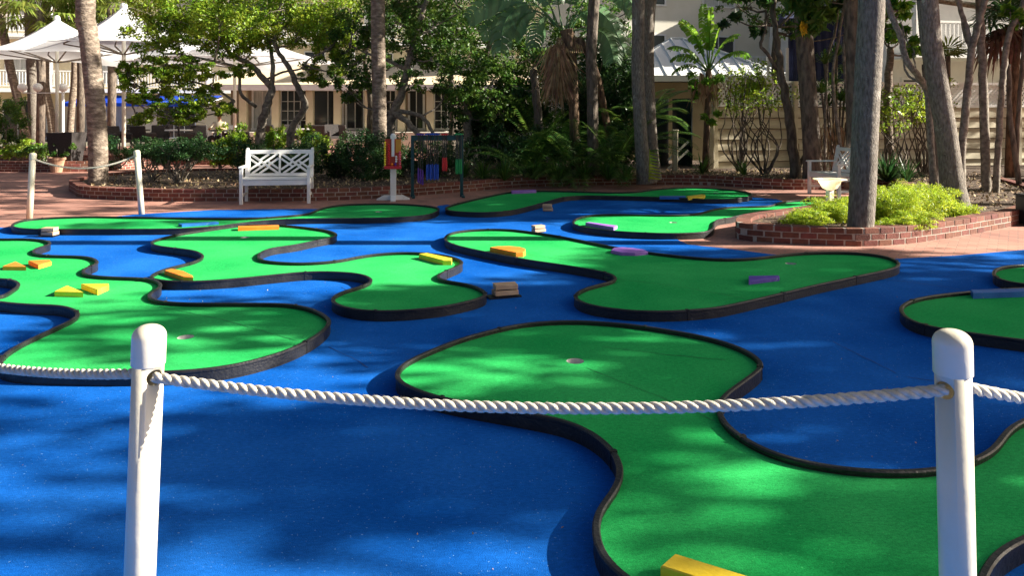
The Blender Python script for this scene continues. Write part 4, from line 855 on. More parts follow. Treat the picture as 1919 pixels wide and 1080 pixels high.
# ---------------------------------------------------------------- lamp post, box, furniture, person
c = V(118, 0, 27); c.z = 0; t = thing('lamp_post', 'white lamp post with round globes among the left palms', 'lamp post', c); b = MB(); b.tube([(0, 0, 0), (0, 0, 2.5)], .05, 10); b.bar((-1.5, 0, 2.35), (0, 0, 2.35), .03, .03); b.lathe((0, 0, 0), [(.12, 0), (.1, .3), (.06, .35)], 12); b.obj('pole', M['wtrim'], t)
for x in (-1.48, -.92, 0): b = MB(); b.lathe((x, 0, 2.55), [(.02, -.17)]+[(.16*math.cos(a*PI/10), .16*math.sin(a*PI/10)) for a in range(-4, 5)]+[(0, .16)], 14); b.obj('globe', M['globe'], t, True)
c = V(125, 0, 20.5); c.z = 0; t = thing('planter_box', 'dark square tapered box beside the left hedge', 'planter', c); b = MB(); h = V(0, 248, 20.5).z
b.add([(-.25, -.25, 0), (.25, -.25, 0), (.25, .25, 0), (-.25, .25, 0), (-.36, -.36, h), (.36, -.36, h), (.36, .36, h), (-.36, .36, h), (-.3, -.3, h), (.3, -.3, h), (.3, .3, h), (-.3, .3, h), (-.3, -.3, h-.06), (.3, -.3, h-.06), (.3, .3, h-.06), (-.3, .3, h-.06)], [(0, 3, 2, 1), (0, 1, 5, 4), (1, 2, 6, 5), (2, 3, 7, 6), (3, 0, 4, 7), (4, 5, 9, 8), (5, 6, 10, 9), (6, 7, 11, 10), (7, 4, 8, 11), (8, 9, 13, 12), (9, 10, 14, 13), (10, 11, 15, 14), (11, 8, 12, 15)]); b.obj('box', M['wicker'], t); b = MB(); b.add([(-.3, -.3, h-.06), (.3, -.3, h-.06), (.3, .3, h-.06), (-.3, .3, h-.06)], [(0, 1, 2, 3)]); b.obj('soil_fill', M['soil'], t)
c = V(106, 0, 20.0); c.z = .0; b = MB(); b.lathe((0, 0, 0), [(0, .0), (.13, 0), (.2, .33), (.225, .34), (.225, .4), (.19, .4), (.17, .34), (0, .33)], 20); o = b.obj('clay_pot', M['terra']); o.location = c; tag(o, 'pale clay pot on the patio under the left hedge', 'pot')
def chair_proto():
    t = thing('wicker_chair', 'dark wicker armchair on the terrace', 'chair', (0, 0, 0), 0, 'dark wicker chairs on the terrace')
    b = MB(); b.box((0, 0, .40), (.56, .56, .1), bev=.03); b.obj('seat', M['wicker'], t)
    b = MB(); b.box((0, .27, .66), (.58, .07, .46), Matrix.Rotation(-.15, 3, 'X'), bev=.03); b.obj('backrest', M['wicker'], t)
    for s_ in (-1, 1):
        b = MB(); b.box((s_*.29, 0, .55), (.07, .56, .2), bev=.03); b.obj('armrest', M['wicker'], t)
        for y in (-.24, .24): b = MB(); b.tube([(s_*.25, y, 0), (s_*.25, y, .36)], .022, 6); b.obj('leg', M['wicker'], t)
    return t
cp = chair_proto(); first = True
descs = ['left of the left palm trunk', 'right behind the left palm trunk', 'under the second white umbrella', 'left of the umbrella pole', 'right of the umbrella pole', 'behind the low left shrubs', 'left of the seated person', 'nearest the seated person', 'right of the seated person', 'behind the twin tree trunks', 'before the glazed doors', 'by the restaurant window', 'under the sand coloured roof', 'behind the round lit shrub']
for i, (x, D, r) in enumerate(((178, 26, .3), (212, 25, 2.6), (238, 27, .1), (222, 24, 1.2), (268, 25, 3.0), (300, 26, .4), (352, 25, 2.0), (376, 26.5, 3.3), (446, 26, .8), (508, 27, 2.9), (545, 27.5, .2), (600, 27, 3.1), (626, 28, .5), (655, 27, 2.2))):
    o = cp if i == 0 else copy_tree(cp); p = V(x, 0, D); o.location = (p.x, D, .3); o.rotation_euler = (0, 0, r); o['label'] = 'dark wicker armchair on the terrace '+descs[i]
tag(sheet('terrace', [(-18, 23.3), (-5.2, 23.3), (-5.2, 29.2), (-18, 29.2)], .3, M['paver']), kind='structure')
for i, (x, D) in enumerate(((255, 25.8), (335, 25.6), (418, 25.2), (575, 27.2))):
    p = V(x, 0, D); t = thing('terrace_table', ['dark round table behind the left palm trunk', 'dark round table left of the seated person', 'dark round table before the seated person', 'dark round table before the glazed doors'][i], 'table', (p.x, D, .3), 0, 'round tables on the terrace'); b = MB(); b.lathe((0, 0, 0), [(0, .70), (.45, .70), (.45, .74), (0, .74)], 24); b.obj('table_top', M['wtrim'] if i % 2 else M['wicker'], t); b = MB(); b.lathe((0, 0, 0), [(.22, 0), (.22, .02), (.04, .05), (.04, .7)], 12); b.obj('pedestal', M['wicker'], t)
brick_wall('low brick wall along the front of the terrace', [(-17.5, 23.0), (-12, 23.0), (-8, 23.0), (-5.3, 23.0)], 4, .2)
brick_wall('low brick wall before the far left hedge', [(-22, 20.6), (-16, 20.3), (-12.2, 20.2), (-11.2, 20.9), (-11.0, 22.4)], 4, .2)
# person seated at the table
p = V(410, 0, 25.9); t = thing('person', 'person in a tan shirt and black hat seated at a terrace table', 'person', (p.x, 25.9, .3), PI)
J = {'pel': (0, 0, .48, .15), 'bel': (0, -.02, .64, .14), 'che': (0, -.05, .86, .155), 'nk0': (0, -.05, 1.0, .075), 'nk': (0, -.055, 1.07, .055), 'hd': (0, -.05, 1.17, .085), 'ht': (0, -.045, 1.27, .075),
     'sl': (-.18, -.04, .95, .07), 'el': (-.31, .10, .74, .048), 'wl': (-.17, .33, .79, .032), 'hl': (-.11, .40, .79, .034), 'sr': (.18, -.04, .95, .07), 'er': (.31, .10, .74, .048), 'wr': (.17, .33, .79, .032), 'hr': (.11, .40, .79, .034),
     'tl': (-.11, .05, .46, .10), 'kl': (-.14, .45, .47, .07), 'al': (-.14, .47, .06, .045), 'fl': (-.14, .60, .03, .035), 'tr': (.11, .05, .46, .10), 'kr': (.14, .45, .47, .07), 'ar': (.14, .47, .06, .045), 'fr': (.14, .60, .03, .035)}
E = [('pel', 'bel'), ('bel', 'che'), ('che', 'nk0'), ('nk0', 'nk'), ('nk', 'hd'), ('hd', 'ht'), ('che', 'sl'), ('sl', 'el'), ('el', 'wl'), ('wl', 'hl'), ('che', 'sr'), ('sr', 'er'), ('er', 'wr'), ('wr', 'hr'), ('pel', 'tl'), ('tl', 'kl'), ('kl', 'al'), ('al', 'fl'), ('pel', 'tr'), ('tr', 'kr'), ('kr', 'ar'), ('ar', 'fr')]
# five fingers and a thumb-side finger on each hand, curled on the table edge
for s_, h_ in ((-1, 'hl'), (1, 'hr')):
    hx, hy, hz, _ = J[h_]
    for k in range(5):
        off = (k-2)*.017; ln = (.045, .06, .066, .062, .05)[k]; n1, n2 = f'{h_}f{k}a', f'{h_}f{k}b'
        J[n1] = (hx+off, hy+.03+(0 if k else -.02), hz, .009); J[n2] = (hx+off*1.2, hy+.03+ln, hz-.012, .008); E += [(h_, n1), (n1, n2)]
def skinmesh(names, edges, name, m, grow=0.0, sub=1, parent=t):
    idx = {k: i for i, k in enumerate(names)}; me = bpy.data.meshes.new(name); me.from_pydata([J[k][:3] for k in names], [(idx[a], idx[b]) for a, b in edges if a in idx and b in idx], [])
    o = bpy.data.objects.new(name, me); COL.objects.link(o); md = o.modifiers.new('s', 'SKIN'); md.use_smooth_shade = True
    for k in names: sv = me.skin_vertices[0].data[idx[k]]; sv.radius = (J[k][3]+grow, J[k][3]+grow); sv.use_root = (k == names[0])
    sb = o.modifiers.new('u', 'SUBSURF'); sb.levels = sub; sb.render_levels = sub
    ev = o.evaluated_get(bpy.context.evaluated_depsgraph_get()); m2 = bpy.data.meshes.new_from_object(ev); bpy.data.objects.remove(o); return link(name, m2, m, parent, True)
skinmesh(list(J), E, 'body', M['skin'])
skinmesh(['pel', 'bel', 'che', 'nk0', 'sl', 'el', 'sr', 'er'], E, 'shirt', M['shirt'], .014)
skinmesh(['pel', 'tl', 'kl', 'al', 'tr', 'kr', 'ar'], E, 'trousers', M['hat'], .012)
b = MB(); b.lathe((0, -.05, 1.225), [(.19, 0), (.19, .012), (.112, .02), (.105, .11), (.07, .145), (0, .15)], 20); b.obj('hat', M['hat'], t, True)
b = MB(); b.lathe((0, .04, 1.165), [(.0, -.02), (.013, -.012), (.011, .02), (0, .03)], 8); b.obj('nose', M['skin'], t, True)
# ---------------------------------------------------------------- vegetation, left to right
def P2(x, D, z=.165): q = V(x, 0, D); return (q.x, D, z)
# left palm in the planter
palm_trunk('mottled palm trunk rising from the left end of the long planter', 14.9, [(184, 346, 0), (184, 300, 0), (182, 240, 0), (177, 170, 0), (171, 110, 0), (164, 52, 0), (160, 40, 0), (161, -20, 0)], .205, 'barkr', flare=1.05, up_to=7.2, fronds=14)
palm_trunk('straight rough palm trunk rising from the dark hedge', 17.0, [(712, 300, 0), (711, 200, 0), (709, 100, 0), (708, 0, 0)], .165, 'barkr', flare=1.08, up_to=8, fronds=12)
for x, D, pts, r, bk, lb in ((0, 30, [(55, 262, 0), (38, 205, 0), (20, 130, 0), (8, 70, 0), (-8, 0, 0)], .19, 'barkr', 'thin palm trunk leaning left at the left edge'),
                         (0, 30.5, [(66, 265, 0), (63, 190, 0), (60, 120, 0), (57, 40, 0)], .26, 'barkp', 'smooth thick grey trunk under the left umbrella'),
                         (0, 31, [(105, 265, 0), (95, 215, 0), (85, 165, 0), (84, 110, 0), (86, 40, 0)], .20, 'barkr', 'curved ringed palm trunk beside the left umbrella pole'),
                         (0, 31.5, [(129, 265, 0), (134, 205, 0), (140, 140, 0), (140, 60, 0)], .165, 'barkr', 'slim palm trunk just left of the mottled palm')):
    palm_trunk(lb, D, pts, r, bk, group='slim palms on the left patio', seg=12, up_to=8.5 if 'smooth' not in lb else 8.0, base_z=0, fronds=10)
# sabal crowns behind the umbrellas
for x, y, D, R, lb in ((75, 20, 29, 1.35, 'fan palm with a yellow green crown above the leftmost umbrella'), (150, 12, 31, 1.3, 'fan palm with its crown between the two left umbrellas'), (208, 5, 30, 1.2, 'fan palm with its crown behind the second umbrella peak')):
    c = V(x, y, D); t = thing('fan_palm', lb, 'palm tree', (c.x, D, 0), 0, 'fan palms behind the umbrellas'); b = MB(); b.tube([(0, 0, 0), (.05, 0, c.z*.5), (0, 0, c.z)], .16, 10, jit=.05); b.obj('trunk', M['barkd'], t, True)
    b = MB()
    for k in range(30):
        a = k*2.4; el = random.uniform(-.6, 1.2); fan_leaf(b, (0, 0, c.z), Vector((math.cos(a)*math.cos(el), math.sin(a)*math.cos(el), math.sin(el))), R*.75, R*.7, 18, .5)
    b.obj('crown', M['leafp'], t)
# low plants and hedges at the left
shrub('low orange tinged shrub at the left edge behind the brick wall', P2(22, 21.2, .1), (1.0, .7, .75), 2600, 'leafy', .08, 'hedge_shrub', group='shrubs behind the left brick wall')
shrub('low bright shrub right of the orange tinged one at the left', P2(82, 21.4, .1), (.95, .7, .62), 2400, 'leafg', .08, 'hedge_shrub', group='shrubs behind the left brick wall')
shrub('small shrub with bare stems beside the dark tapered box', P2(118, 20.3, .05), (.42, .4, .68), 900, 'leafg', .07, 'hedge_shrub', low=.5, group='shrubs behind the left brick wall')
shrub('bushy green palm leaves at the far left edge', P2(2, 23.0, 0), (.9, .8, 2.1), 1800, 'leafg', .2, 'bush', aspect=.2)
for x, lb, h in ((225, 'low dark shrub behind the left palm trunk', .9), (268, 'low dark shrub with pale tips left of the sprawling shrub', .88), (312, 'low shrub behind the sprawling bare stemmed shrub', .92), (352, 'low shrub between the sprawling shrub and the lit round shrub', .95)):
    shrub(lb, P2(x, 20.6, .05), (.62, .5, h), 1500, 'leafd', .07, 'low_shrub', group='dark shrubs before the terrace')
for x, rx, h, lb in ((412, .7, .85, 'bright lit round shrub left of the branching tree'), (448, .6, 1.15, 'bright lit round shrub touching the branching tree trunk'), (515, .55, 1.2, 'bright lit shrub between the two leaning trunks'), (590, .8, 1.15, 'bright lit round shrub right of the leaning trunk')):
    shrub(lb, P2(x, 20.2, .1), (rx, .6, h), 3000, 'leafy', .085, 'lit_shrub', group='bright round shrubs before the restaurant')
shrub('sprawling shrub with bare twisted stems left of the white bench', P2(335, 15.2), (1.05, .6, .80), 9000, 'leafd', .045, 'sprawling_shrub', 14, low=.62, blobs=12)
shrub('smaller sprawling shrub behind the far right rope post', P2(285, 15.6), (.55, .5, .78), 3500, 'leafd', .045, 'sprawling_shrub', 8, low=.6, blobs=7)
for x, D, rx, ry, h, n, lb in ((470, 16.5, .55, .5, .9, 5000, 'dark clipped shrub behind the left half of the white bench'), (560, 16.0, .75, .7, .95, 8000, 'dark clipped shrub behind the right half of the white bench'), (640, 16.4, .55, .6, .85, 5000, 'dark shrub right of the white bench'), (690, 16.0, .75, .8, 1.08, 9000, 'tall dark shrub left of the ball stand'), (762, 16.6, .6, .6, .95, 5000, 'dark shrub behind the ball stand and rack'), (840, 16.8, .7, .6, .8, 5000, 'dark shrub behind the hanging putters')):
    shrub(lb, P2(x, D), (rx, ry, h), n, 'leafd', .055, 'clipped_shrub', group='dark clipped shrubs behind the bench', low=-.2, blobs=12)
# branching tree before the restaurant
tree('branching tree with yellow green leaves and twin leaning trunks', 'x', 19.0, [
    ([(488, 290, 0), (489, 240, 0), (500, 200, 0), (508, 165, 0), (497, 150, 0), (470, 122, 0), (440, 105, 0), (410, 75, 0)], .135, .05), ([(508, 165, 0), (512, 130, 0), (508, 95, .3), (500, 50, .4), (505, 0, .5)], .07, .03),
    ([(545, 290, .5), (548, 240, .4), (571, 200, .4), (556, 160, .3), (541, 125, .2), (520, 95, 0), (514, 60, 0), (530, 0, 0)], .115, .035), ([(480, 200, 0), (452, 175, -.3), (446, 130, -.4), (420, 118, -.6), (372, 108, -.8), (330, 100, -.9)], .05, .02),
    ([(497, 150, 0), (530, 135, -.2), (565, 128, -.4), (580, 110, -.5), (610, 95, -.6)], .035, .015), ([(440, 190, -.2), (400, 165, -.4), (340, 150, -.8), (270, 160, -1.2), (245, 180, -1.4)], .035, .012), ([(410, 75, 0), (370, 60, -.2), (320, 55, -.5), (285, 45, -.8)], .04, .015)],
    [(300, 35, -.8, 48, 38), (350, 20, -.5, 55, 40), (290, 90, -1, 40, 26), (335, 78, -.8, 45, 26), (395, 30, 0, 50, 40), (440, 15, .2, 55, 38), (395, 75, -.4, 38, 24), (450, 65, -.2, 48, 30), (500, 30, .2, 50, 40), (500, 75, .1, 35, 22), (555, 20, .3, 55, 38), (600, 45, .2, 50, 36), (560, 70, -.2, 36, 26), (640, 20, .4, 40, 34), (612, 90, -.4, 30, 22), (360, 120, -.9, 40, 16), (290, 140, -1.2, 42, 18), (250, 165, -1.4, 26, 18), (330, 165, -1, 40, 16), (390, 168, -.6, 28, 14), (255, 120, -1.3, 26, 18), (350, 195, -1.1, 34, 16), (415, 40, -1.2, 60, 40), (530, -40, .5, 120, 40), (360, -40, 0, 110, 40), (270, 60, -.9, 36, 30), (310, 120, -1, 34, 18), (345, 140, -1, 34, 16), (400, 140, -.7, 30, 14), (265, 190, -1.3, 26, 14), (240, 140, -1.3, 22, 16), (380, 190, -1, 28, 14), (425, 90, -.5, 32, 22), (420, 205, -.9, 22, 14), (330, 225, -1.2, 34, 12), (260, 222, -1.3, 28, 12), (480, 50, -.5, 44, 30), (590, 120, .2, 28, 18), (620, 60, .1, 40, 34), (280, 10, -.6, 40, 34), (330, 50, -.7, 40, 30), (380, 50, 0, 44, 34), (470, 85, 0, 40, 24), (540, 50, .3, 50, 34), (640, 60, .4, 34, 34), (585, 140, .5, 24, 14), (640, 125, .4, 24, 20), (360, 215, -1.1, 26, 12), (300, 180, -1.2, 28, 12), (300, 205, -1.3, 24, 12), (455, 130, -.5, 26, 14)],
    'leafy', .09, 1.7, 'barko', twigs=8)
# dark tree behind the rack
tree('dark leafy tree with low leaning limbs behind the putter rack', 'x', 18.2, [
    ([(728, 270, 0), (735, 215, 0), (752, 180, 0), (762, 130, 0), (778, 70, 0), (800, 0, 0)], .13, .06), ([(735, 212, 0), (760, 225, -.3), (785, 255, -.6), (800, 285, -.8)], .085, .06), ([(745, 208, 0), (790, 218, -.2), (812, 250, -.5)], .06, .04),
    ([(762, 130, 0), (720, 110, .2), (690, 100, .3), (655, 85, .4)], .05, .02), ([(880, 285, 1), (875, 220, 1), (880, 170, 1), (910, 110, 1), (930, 40, 1)], .13, .05), ([(875, 195, 1), (905, 178, .8), (925, 150, .7)], .05, .03), ([(778, 70, 0), (830, 40, .2), (870, 20, .4)], .045, .02)],
    [(660, 60, .3, 40, 38), (665, 120, .3, 38, 32), (690, 160, .2, 30, 18), (740, 40, .2, 50, 40), (760, 95, .1, 44, 30), (800, 60, 0, 50, 36), (820, 110, 0, 50, 34), (770, 150, -.1, 36, 22), (860, 60, .4, 50, 44), (870, 130, .4, 46, 36), (840, 165, 0, 40, 20), (900, 175, .8, 44, 30), (925, 120, 1, 44, 40), (960, 150, 1.2, 40, 34), (870, 180, .6, 40, 26), (900, 130, .9, 40, 30), (940, 180, 1.1, 40, 26), (950, 60, 1.4, 50, 44), (985, 190, 1, 40, 34), (935, 215, .7, 40, 28), (880, 215, .8, 34, 20), (1000, 110, 1.4, 36, 40), (740, 0, .4, 70, 34), (850, -10, .5, 80, 34), (655, 170, .5, 26, 22), (630, 100, .8, 26, 30), (620, 150, .8, 24, 20), (700, 70, .6, 34, 36)],
    'leafg', .1, 1.5, 'barko', twigs=5)
for lb, D, x0, cl in (('dense tree between the restaurant and the rough palm trunk', 22.5, 690, [(640, 30, 0, 50, 40), (700, 10, 0, 50, 40), (690, 90, 0, 46, 34), (740, 60, 0, 44, 36), (640, 100, 0, 34, 28), (730, 130, 0, 34, 20)]),
                      ('dense tree before the middle of the pale hotel', 23.5, 845, [(790, 20, 0, 56, 44), (850, 50, 0, 56, 44), (900, 20, 0, 56, 44), (830, 120, 0, 46, 34), (900, 100, 0, 50, 36), (940, 70, 0, 40, 44), (870, 160, 0, 46, 24), (800, 80, 0, 40, 30)]),
                      ('dense tree behind the giant bird of paradise', 22.0, 1075, [(1000, 20, 0, 46, 44), (1060, 60, 0, 50, 44), (1120, 30, 0, 50, 44), (1160, 80, 0, 40, 44), (1010, 100, 0, 44, 40), (1090, 120, 0, 46, 40), (1150, 150, 0, 40, 40), (1040, 160, 0, 44, 34), (1180, 20, 0, 36, 36)]),
                      ('leafy tree before the pale house left of the navy cabana', 20.5, 1455, [(1380, 10, 0, 44, 22), (1440, 25, 0, 44, 26), (1560, 15, 0, 44, 26), (1600, 60, 0, 26, 30), (1480, 60, 0, 30, 24)])):
    tree(lb, 'x', D, [([(x0, 285, 0), (x0+6, 200, 0), (x0-4, 120, 0), (x0, 50, 0)], .14, .06)], cl, 'leafg', .12, .95, 'barkd', group='dense trees behind the planting bed', twigs=3, base_z=0)
# bird of paradise clump with hanging brown fronds
c = V(1075, 290, 17.6); c.z = .165; t = thing('bird_of_paradise', 'giant bird of paradise with broad split leaves over a brown hanging skirt', 'plant', c, 0)
b = MB(); tp = V(1062, 55, 17.6)-c; b.tube([(.05, 0, 0), (0, 0, 1.6), (-.05, 0, 2.8), tp], [.13, .12, .13, .16], 12, jit=.08); b.tube([(.9, .2, 0), (.85, .2, 1.0), (.6, .1, 2.2), (.35, 0, 2.9), (.1, 0, 3.2)], [.1, .09, .09, .1, .1], 10, jit=.08); b.obj('trunk', M['boots'], t, True)
b = MB()
def aim(px, py, D=17.6, dy=0): q = V(px, py, D)-c; q.y += dy; return q
def stalk_leaf(b, p0, p1, L, W, droop): banana(b, p0, (p1-p0), L, W, droop, stem=.3)
for pts, W in (([(1045, 50), (1010, 22), (975, 18), (935, 38), (900, 62)], .60), ([(1045, 48), (1005, 12), (965, 18), (944, 50), (938, 100)], .62), ([(1048, 52), (1015, 25), (990, 26), (972, 45), (962, 72)], .46), ([(1050, 55), (1032, 36), (1016, 36), (1005, 55), (1000, 92)], .52),
               ([(1040, 50), (1000, 5), (950, -5), (910, 8), (875, 35)], .6), ([(1045, 45), (1020, -10), (985, -40), (940, -30), (905, 0)], .6), ([(1055, 60), (1048, 20), (1046, -10), (1052, -50), (1062, -90)], .55), ([(1060, 55), (1068, 10), (1078, -30), (1095, -70)], .55),
               ([(1068, 60), (1090, 25), (1120, 20), (1150, 50), (1172, 100)], .62), ([(1068, 58), (1100, 55), (1128, 62), (1142, 85), (1148, 118)], .6), ([(1066, 56), (1092, 5), (1125, -20), (1165, -10), (1190, 25)], .6), ([(1062, 50), (1080, 30), (1100, 28), (1118, 48), (1128, 80)], .5), ([(1040, 45), (1030, 10), (1000, -30), (970, -50)], .5)):
    dy = random.uniform(-.5, .2); banana2(b, [aim(px, py, dy=dy*k/4-.05) for k, (px, py) in enumerate(pts)], W)
b.obj('leaf_blades', M['leafb'], t)
b = MB()
for k in range(420):
    u_ = random.gauss(0, .5); x = u_*.55+random.gauss(0, .10); q = aim(1044+u_*16, 92+random.uniform(-8, 55)); q.y += -.2+random.gauss(0, .1); l = random.uniform(.25, .95); w_ = random.uniform(.006, .018)
    b.add([q+Vector((-w_, 0, 0)), q+Vector((w_, 0, 0)), q+Vector((w_+x*.3, 0, -l*.6)), q+Vector((x*.55, random.gauss(0, .05), -l)), q+Vector((-w_+x*.3, 0, -l*.6))], [(0, 1, 2, 4), (4, 2, 3)])
for k in range(14): q = aim(1046+k*3, 70); b.bar(q, aim(1040+k*4, 100)+Vector((0, -.15, 0)), .03, .02)
b.obj('dead_skirt', M['deadf'], t)
# trunks in the middle
palm_trunk('rough dark palm trunk in the middle undergrowth', 17.2, [(1113, 340, 0), (1111, 260, 0), (1110, 170, 0), (1108, 100, 0), (1112, 20, 0), (1114, -20, 0)], .13, 'barkd', flare=1.1, up_to=6.5, fronds=10)
palm_trunk('left one of the twin smooth grey palm trunks', 15.6, [(1212, 330, 0), (1203, 280, 0), (1198, 200, 0), (1195, 130, 0), (1196, 60, 0), (1196, -20, 0)], .135, 'barkp', group='twin smooth palms', flare=1.7, up_to=7)
palm_trunk('right one of the twin smooth grey palm trunks', 16.4, [(1226, 320, 0), (1220, 260, 0), (1216, 180, 0), (1214, 100, 0), (1216, 30, 0), (1220, -20, 0)], .14, 'barkp', group='twin smooth palms', flare=1.25, up_to=7)
c = V(1196, 25, 15.6); 
# slender trunks inside the undergrowth
tree('slender grey trunk with a bend left of the dark palm trunk', 'x', 18.2, [([(1012, 310, 0), (1010, 240, 0), (1004, 180, 0), (1000, 130, 0)], .12, .09)], [(1010, 120, 0, 30, 26), (980, 170, .2, 24, 20)], 'leafd', .1, 1.2, 'barkd')
# arching palms behind the twin trunks
def palm_clump(label, c, fr, m, name='areca_palm', cat='palm', stems=0, wd=.03, ll=.4):
    t = thing(name, label, cat, c); b = MB(); s = MB()
    for (a, el, L, z0) in fr:
        d = Vector((math.cos(a)*math.cos(el), math.sin(a)*math.cos(el), math.sin(el))); feather(b, Vector((0, 0, z0)), d, L, 30, ll, 1.3, wd)
    b.obj('fronds', M[m], t); s.tube([(0, 0, 0), (0, 0, max(.2, max(f[3] for f in fr)))], .06, 8); s.obj('stem', M['barkd'], t); return t
for x, D, z0, n, L, lb in ((1150, 16.6, .1, 16, 1.7, 'dark feathery palm left of the twin trunks'), (1075, 16.2, .05, 14, 1.5, 'dark feathery palm under the brown hanging skirt'), (985, 16.6, .05, 14, 1.5, 'dark feathery palm right of the putter rack'), (1010, 18.6, .3, 14, 1.8, 'tall feathery palm behind the undergrowth'), (1175, 18.2, .5, 16, 2.0, 'tall dark feathery palm behind the twin trunks')):
    palm_clump(lb, P2(x, D), [(random.uniform(0, 2*PI), random.uniform(.2, 1.25), L*random.uniform(.8, 1.1), z0) for _ in range(n)], 'leafg')
for x, D, n, L, lb in ((905, 15.8, 90, .75, 'strappy dark plant right behind the putter rack'), (945, 15.6, 100, .8, 'strappy plant with pale blades above the brick wall'), (1000, 15.9, 110, .85, 'strappy dark plant in the middle of the undergrowth'), (1045, 15.6, 90, .75, 'strappy plant left of the rough dark trunk'), (1095, 15.8, 90, .75, 'strappy plant before the rough dark trunk'), (1140, 15.7, 110, .8, 'strappy plant with bright tips near the twin trunks'), (1172, 15.5, 80, .7, 'strappy plant at the foot of the twin trunks'), (870, 16.4, 70, .7, 'strappy plant behind the green putters')):
    t = thing('strap_plant', lb, 'plant', P2(x, D), 0, 'strappy plants over the brick wall'); b = MB(); strap_plant(b, (0, 0, 0), n, L, .022); b.obj('blades', M['leafg'], t)
for x, D, h, lb in ((930, 17.4, 1.2, 'dense dark bush behind the strappy plants'), (1030, 17.6, 1.2, 'dense dark bush under the hanging skirt'), (1130, 17.8, 1.3, 'dense dark bush left of the twin trunks'), (1080, 19.4, 2.6, 'tall dark bush far back in the undergrowth'), (985, 19.8, 2.7, 'tall dark bush behind the slender grey trunk'), (1160, 19.2, 2.9, 'tall dark bush behind the twin trunks'), (900, 20.0, 2.2, 'dark bush behind the leaning limbs'), (1130, 21, 4.0, 'tall dark tree mass behind the twin trunks')):
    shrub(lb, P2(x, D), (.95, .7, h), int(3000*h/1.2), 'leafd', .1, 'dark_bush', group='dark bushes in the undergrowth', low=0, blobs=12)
# pale dry frond leaning on the twin trunk
c = V(1226, 322, 15.4); b = MB(); 
for k in range(9): z = .06+k*.065; b.add([(-.12, 0, z), (-.1, 0, z+.05), (.12+.03*math.sin(k), -.02, z+.0-.02*k*.3), (.1, -.02, z-.02)], [(0, 3, 2, 1)])
b.bar((-.12, .005, 0), (-.1, .005, .68), .02, .01)
o = b.obj('fallen_frond', M['leaff']); o.location = (c.x, 15.35, .17); tag(o, 'pale yellow fallen frond leaning at the twin trunk base', 'frond')
# small bird of paradise before the white roof
c = V(1322, 318, 18.0); c.z = .165; t = thing('bird_of_paradise', 'small bird of paradise with lit split leaves before the white roof', 'plant', c)
b = MB(); tp = Vector((V(1328, 128, 18).x-c.x, 0, V(0, 128, 18).z-.165)); b.tube([(0, 0, 0), (.04, 0, 1.2), tp*.96, tp], [.085, .075, .07, .05], 10, jit=.1); b.obj('trunk', M['boots'], t, True)
b = MB()
for ex, ey, L, W, dr in ((1255, 60, 1.3, .42, 1.9), (1285, 30, 1.5, .4, 1.5), (1318, -40, 1.7, .42, .3), (1335, -30, 1.6, .4, .4), (1375, 40, 1.3, .4, 2.0), (1400, 70, 1.25, .38, 2.2), (1270, 95, 1.1, .36, 2.0), (1350, 20, 1.3, .36, 1.2), (1300, 60, 1.2, .4, 1.0), (1240, 110, 1.0, .3, 2.0)):
    q = V(ex, ey, 18)-c; banana(b, tp-Vector((0, 0, .1)), q-tp+Vector((0, random.uniform(-.4, .3), .3)), L, W, dr, stem=.33, roll=random.uniform(-.4, .4))
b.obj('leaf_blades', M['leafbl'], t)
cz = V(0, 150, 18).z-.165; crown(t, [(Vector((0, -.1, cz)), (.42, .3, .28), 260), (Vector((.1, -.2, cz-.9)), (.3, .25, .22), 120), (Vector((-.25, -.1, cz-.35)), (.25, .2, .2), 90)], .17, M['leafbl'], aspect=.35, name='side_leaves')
b = MB()
for k in range(70):
    q = tp+Vector((random.gauss(0, .16), random.gauss(0, .12), -.1-random.uniform(0, .5))); l = random.uniform(.3, .7); b.add([q+Vector((-.02, 0, 0)), q+Vector((.02, 0, 0)), q+Vector((random.gauss(0, .12), 0, -l))], [(0, 1, 2)])
b.obj('dead_skirt', M['deadf'], t)
palm_clump('dark feathery palm arching over the dark gate', P2(1212, 18.6), [(a, el, L, 1.3) for a, el, L in ((.1, .9, 1.3), (.3, .5, 1.2), (-.2, .7, 1.3), (.6, 1.0, 1.2), (-.5, .2, 1.1), (0, .1, 1.1), (2.6, .8, 1.2), (3.6, .6, 1.1))], 'leafg')
# bare stemmed shrubs before the fence
for x, D, rx, h, n, lb in ((1432, 17.2, 1.05, 2.35, 1300, 'tall shrub with bare forked stems before the cream fence'), (1385, 17.8, .75, 2.4, 800, 'leafy shrub with thin stems beside the cream post'), (1675, 15.7, .95, 1.9, 1100, 'shrub with bare stems between the two leaning palms'), (1730, 16.5, .85, 2.0, 900, 'shrub with reddish leaves behind the thick leaning palm')):
    shrub(lb, P2(x, D), (rx, .7, h), n, 'leafy', .085, 'stemmy_shrub', 13, group='bare stemmed shrubs before the fence', low=.62, blobs=14, stemm='barkd')
for x, D, lb, h, n in ((1662, 15.3, 'dark glossy strap plant behind the big palm trunk', .95, 100), (1700, 15.2, 'low dark plant left of the thick leaning palm', .7, 70), (1395, 17.0, 'small green plant at the cream post', .6, 40), (1315, 17.2, 'broad green leaves low beside the dark gate', .7, 30)):
    t = thing('glossy_plant', lb, 'plant', P2(x, D)); b = MB(); strap_plant(b, (0, 0, 0), n, h, .035, 1.0, .6); b.obj('blades', M['leafg'] if 'green' in lb else M['leafd'], t)
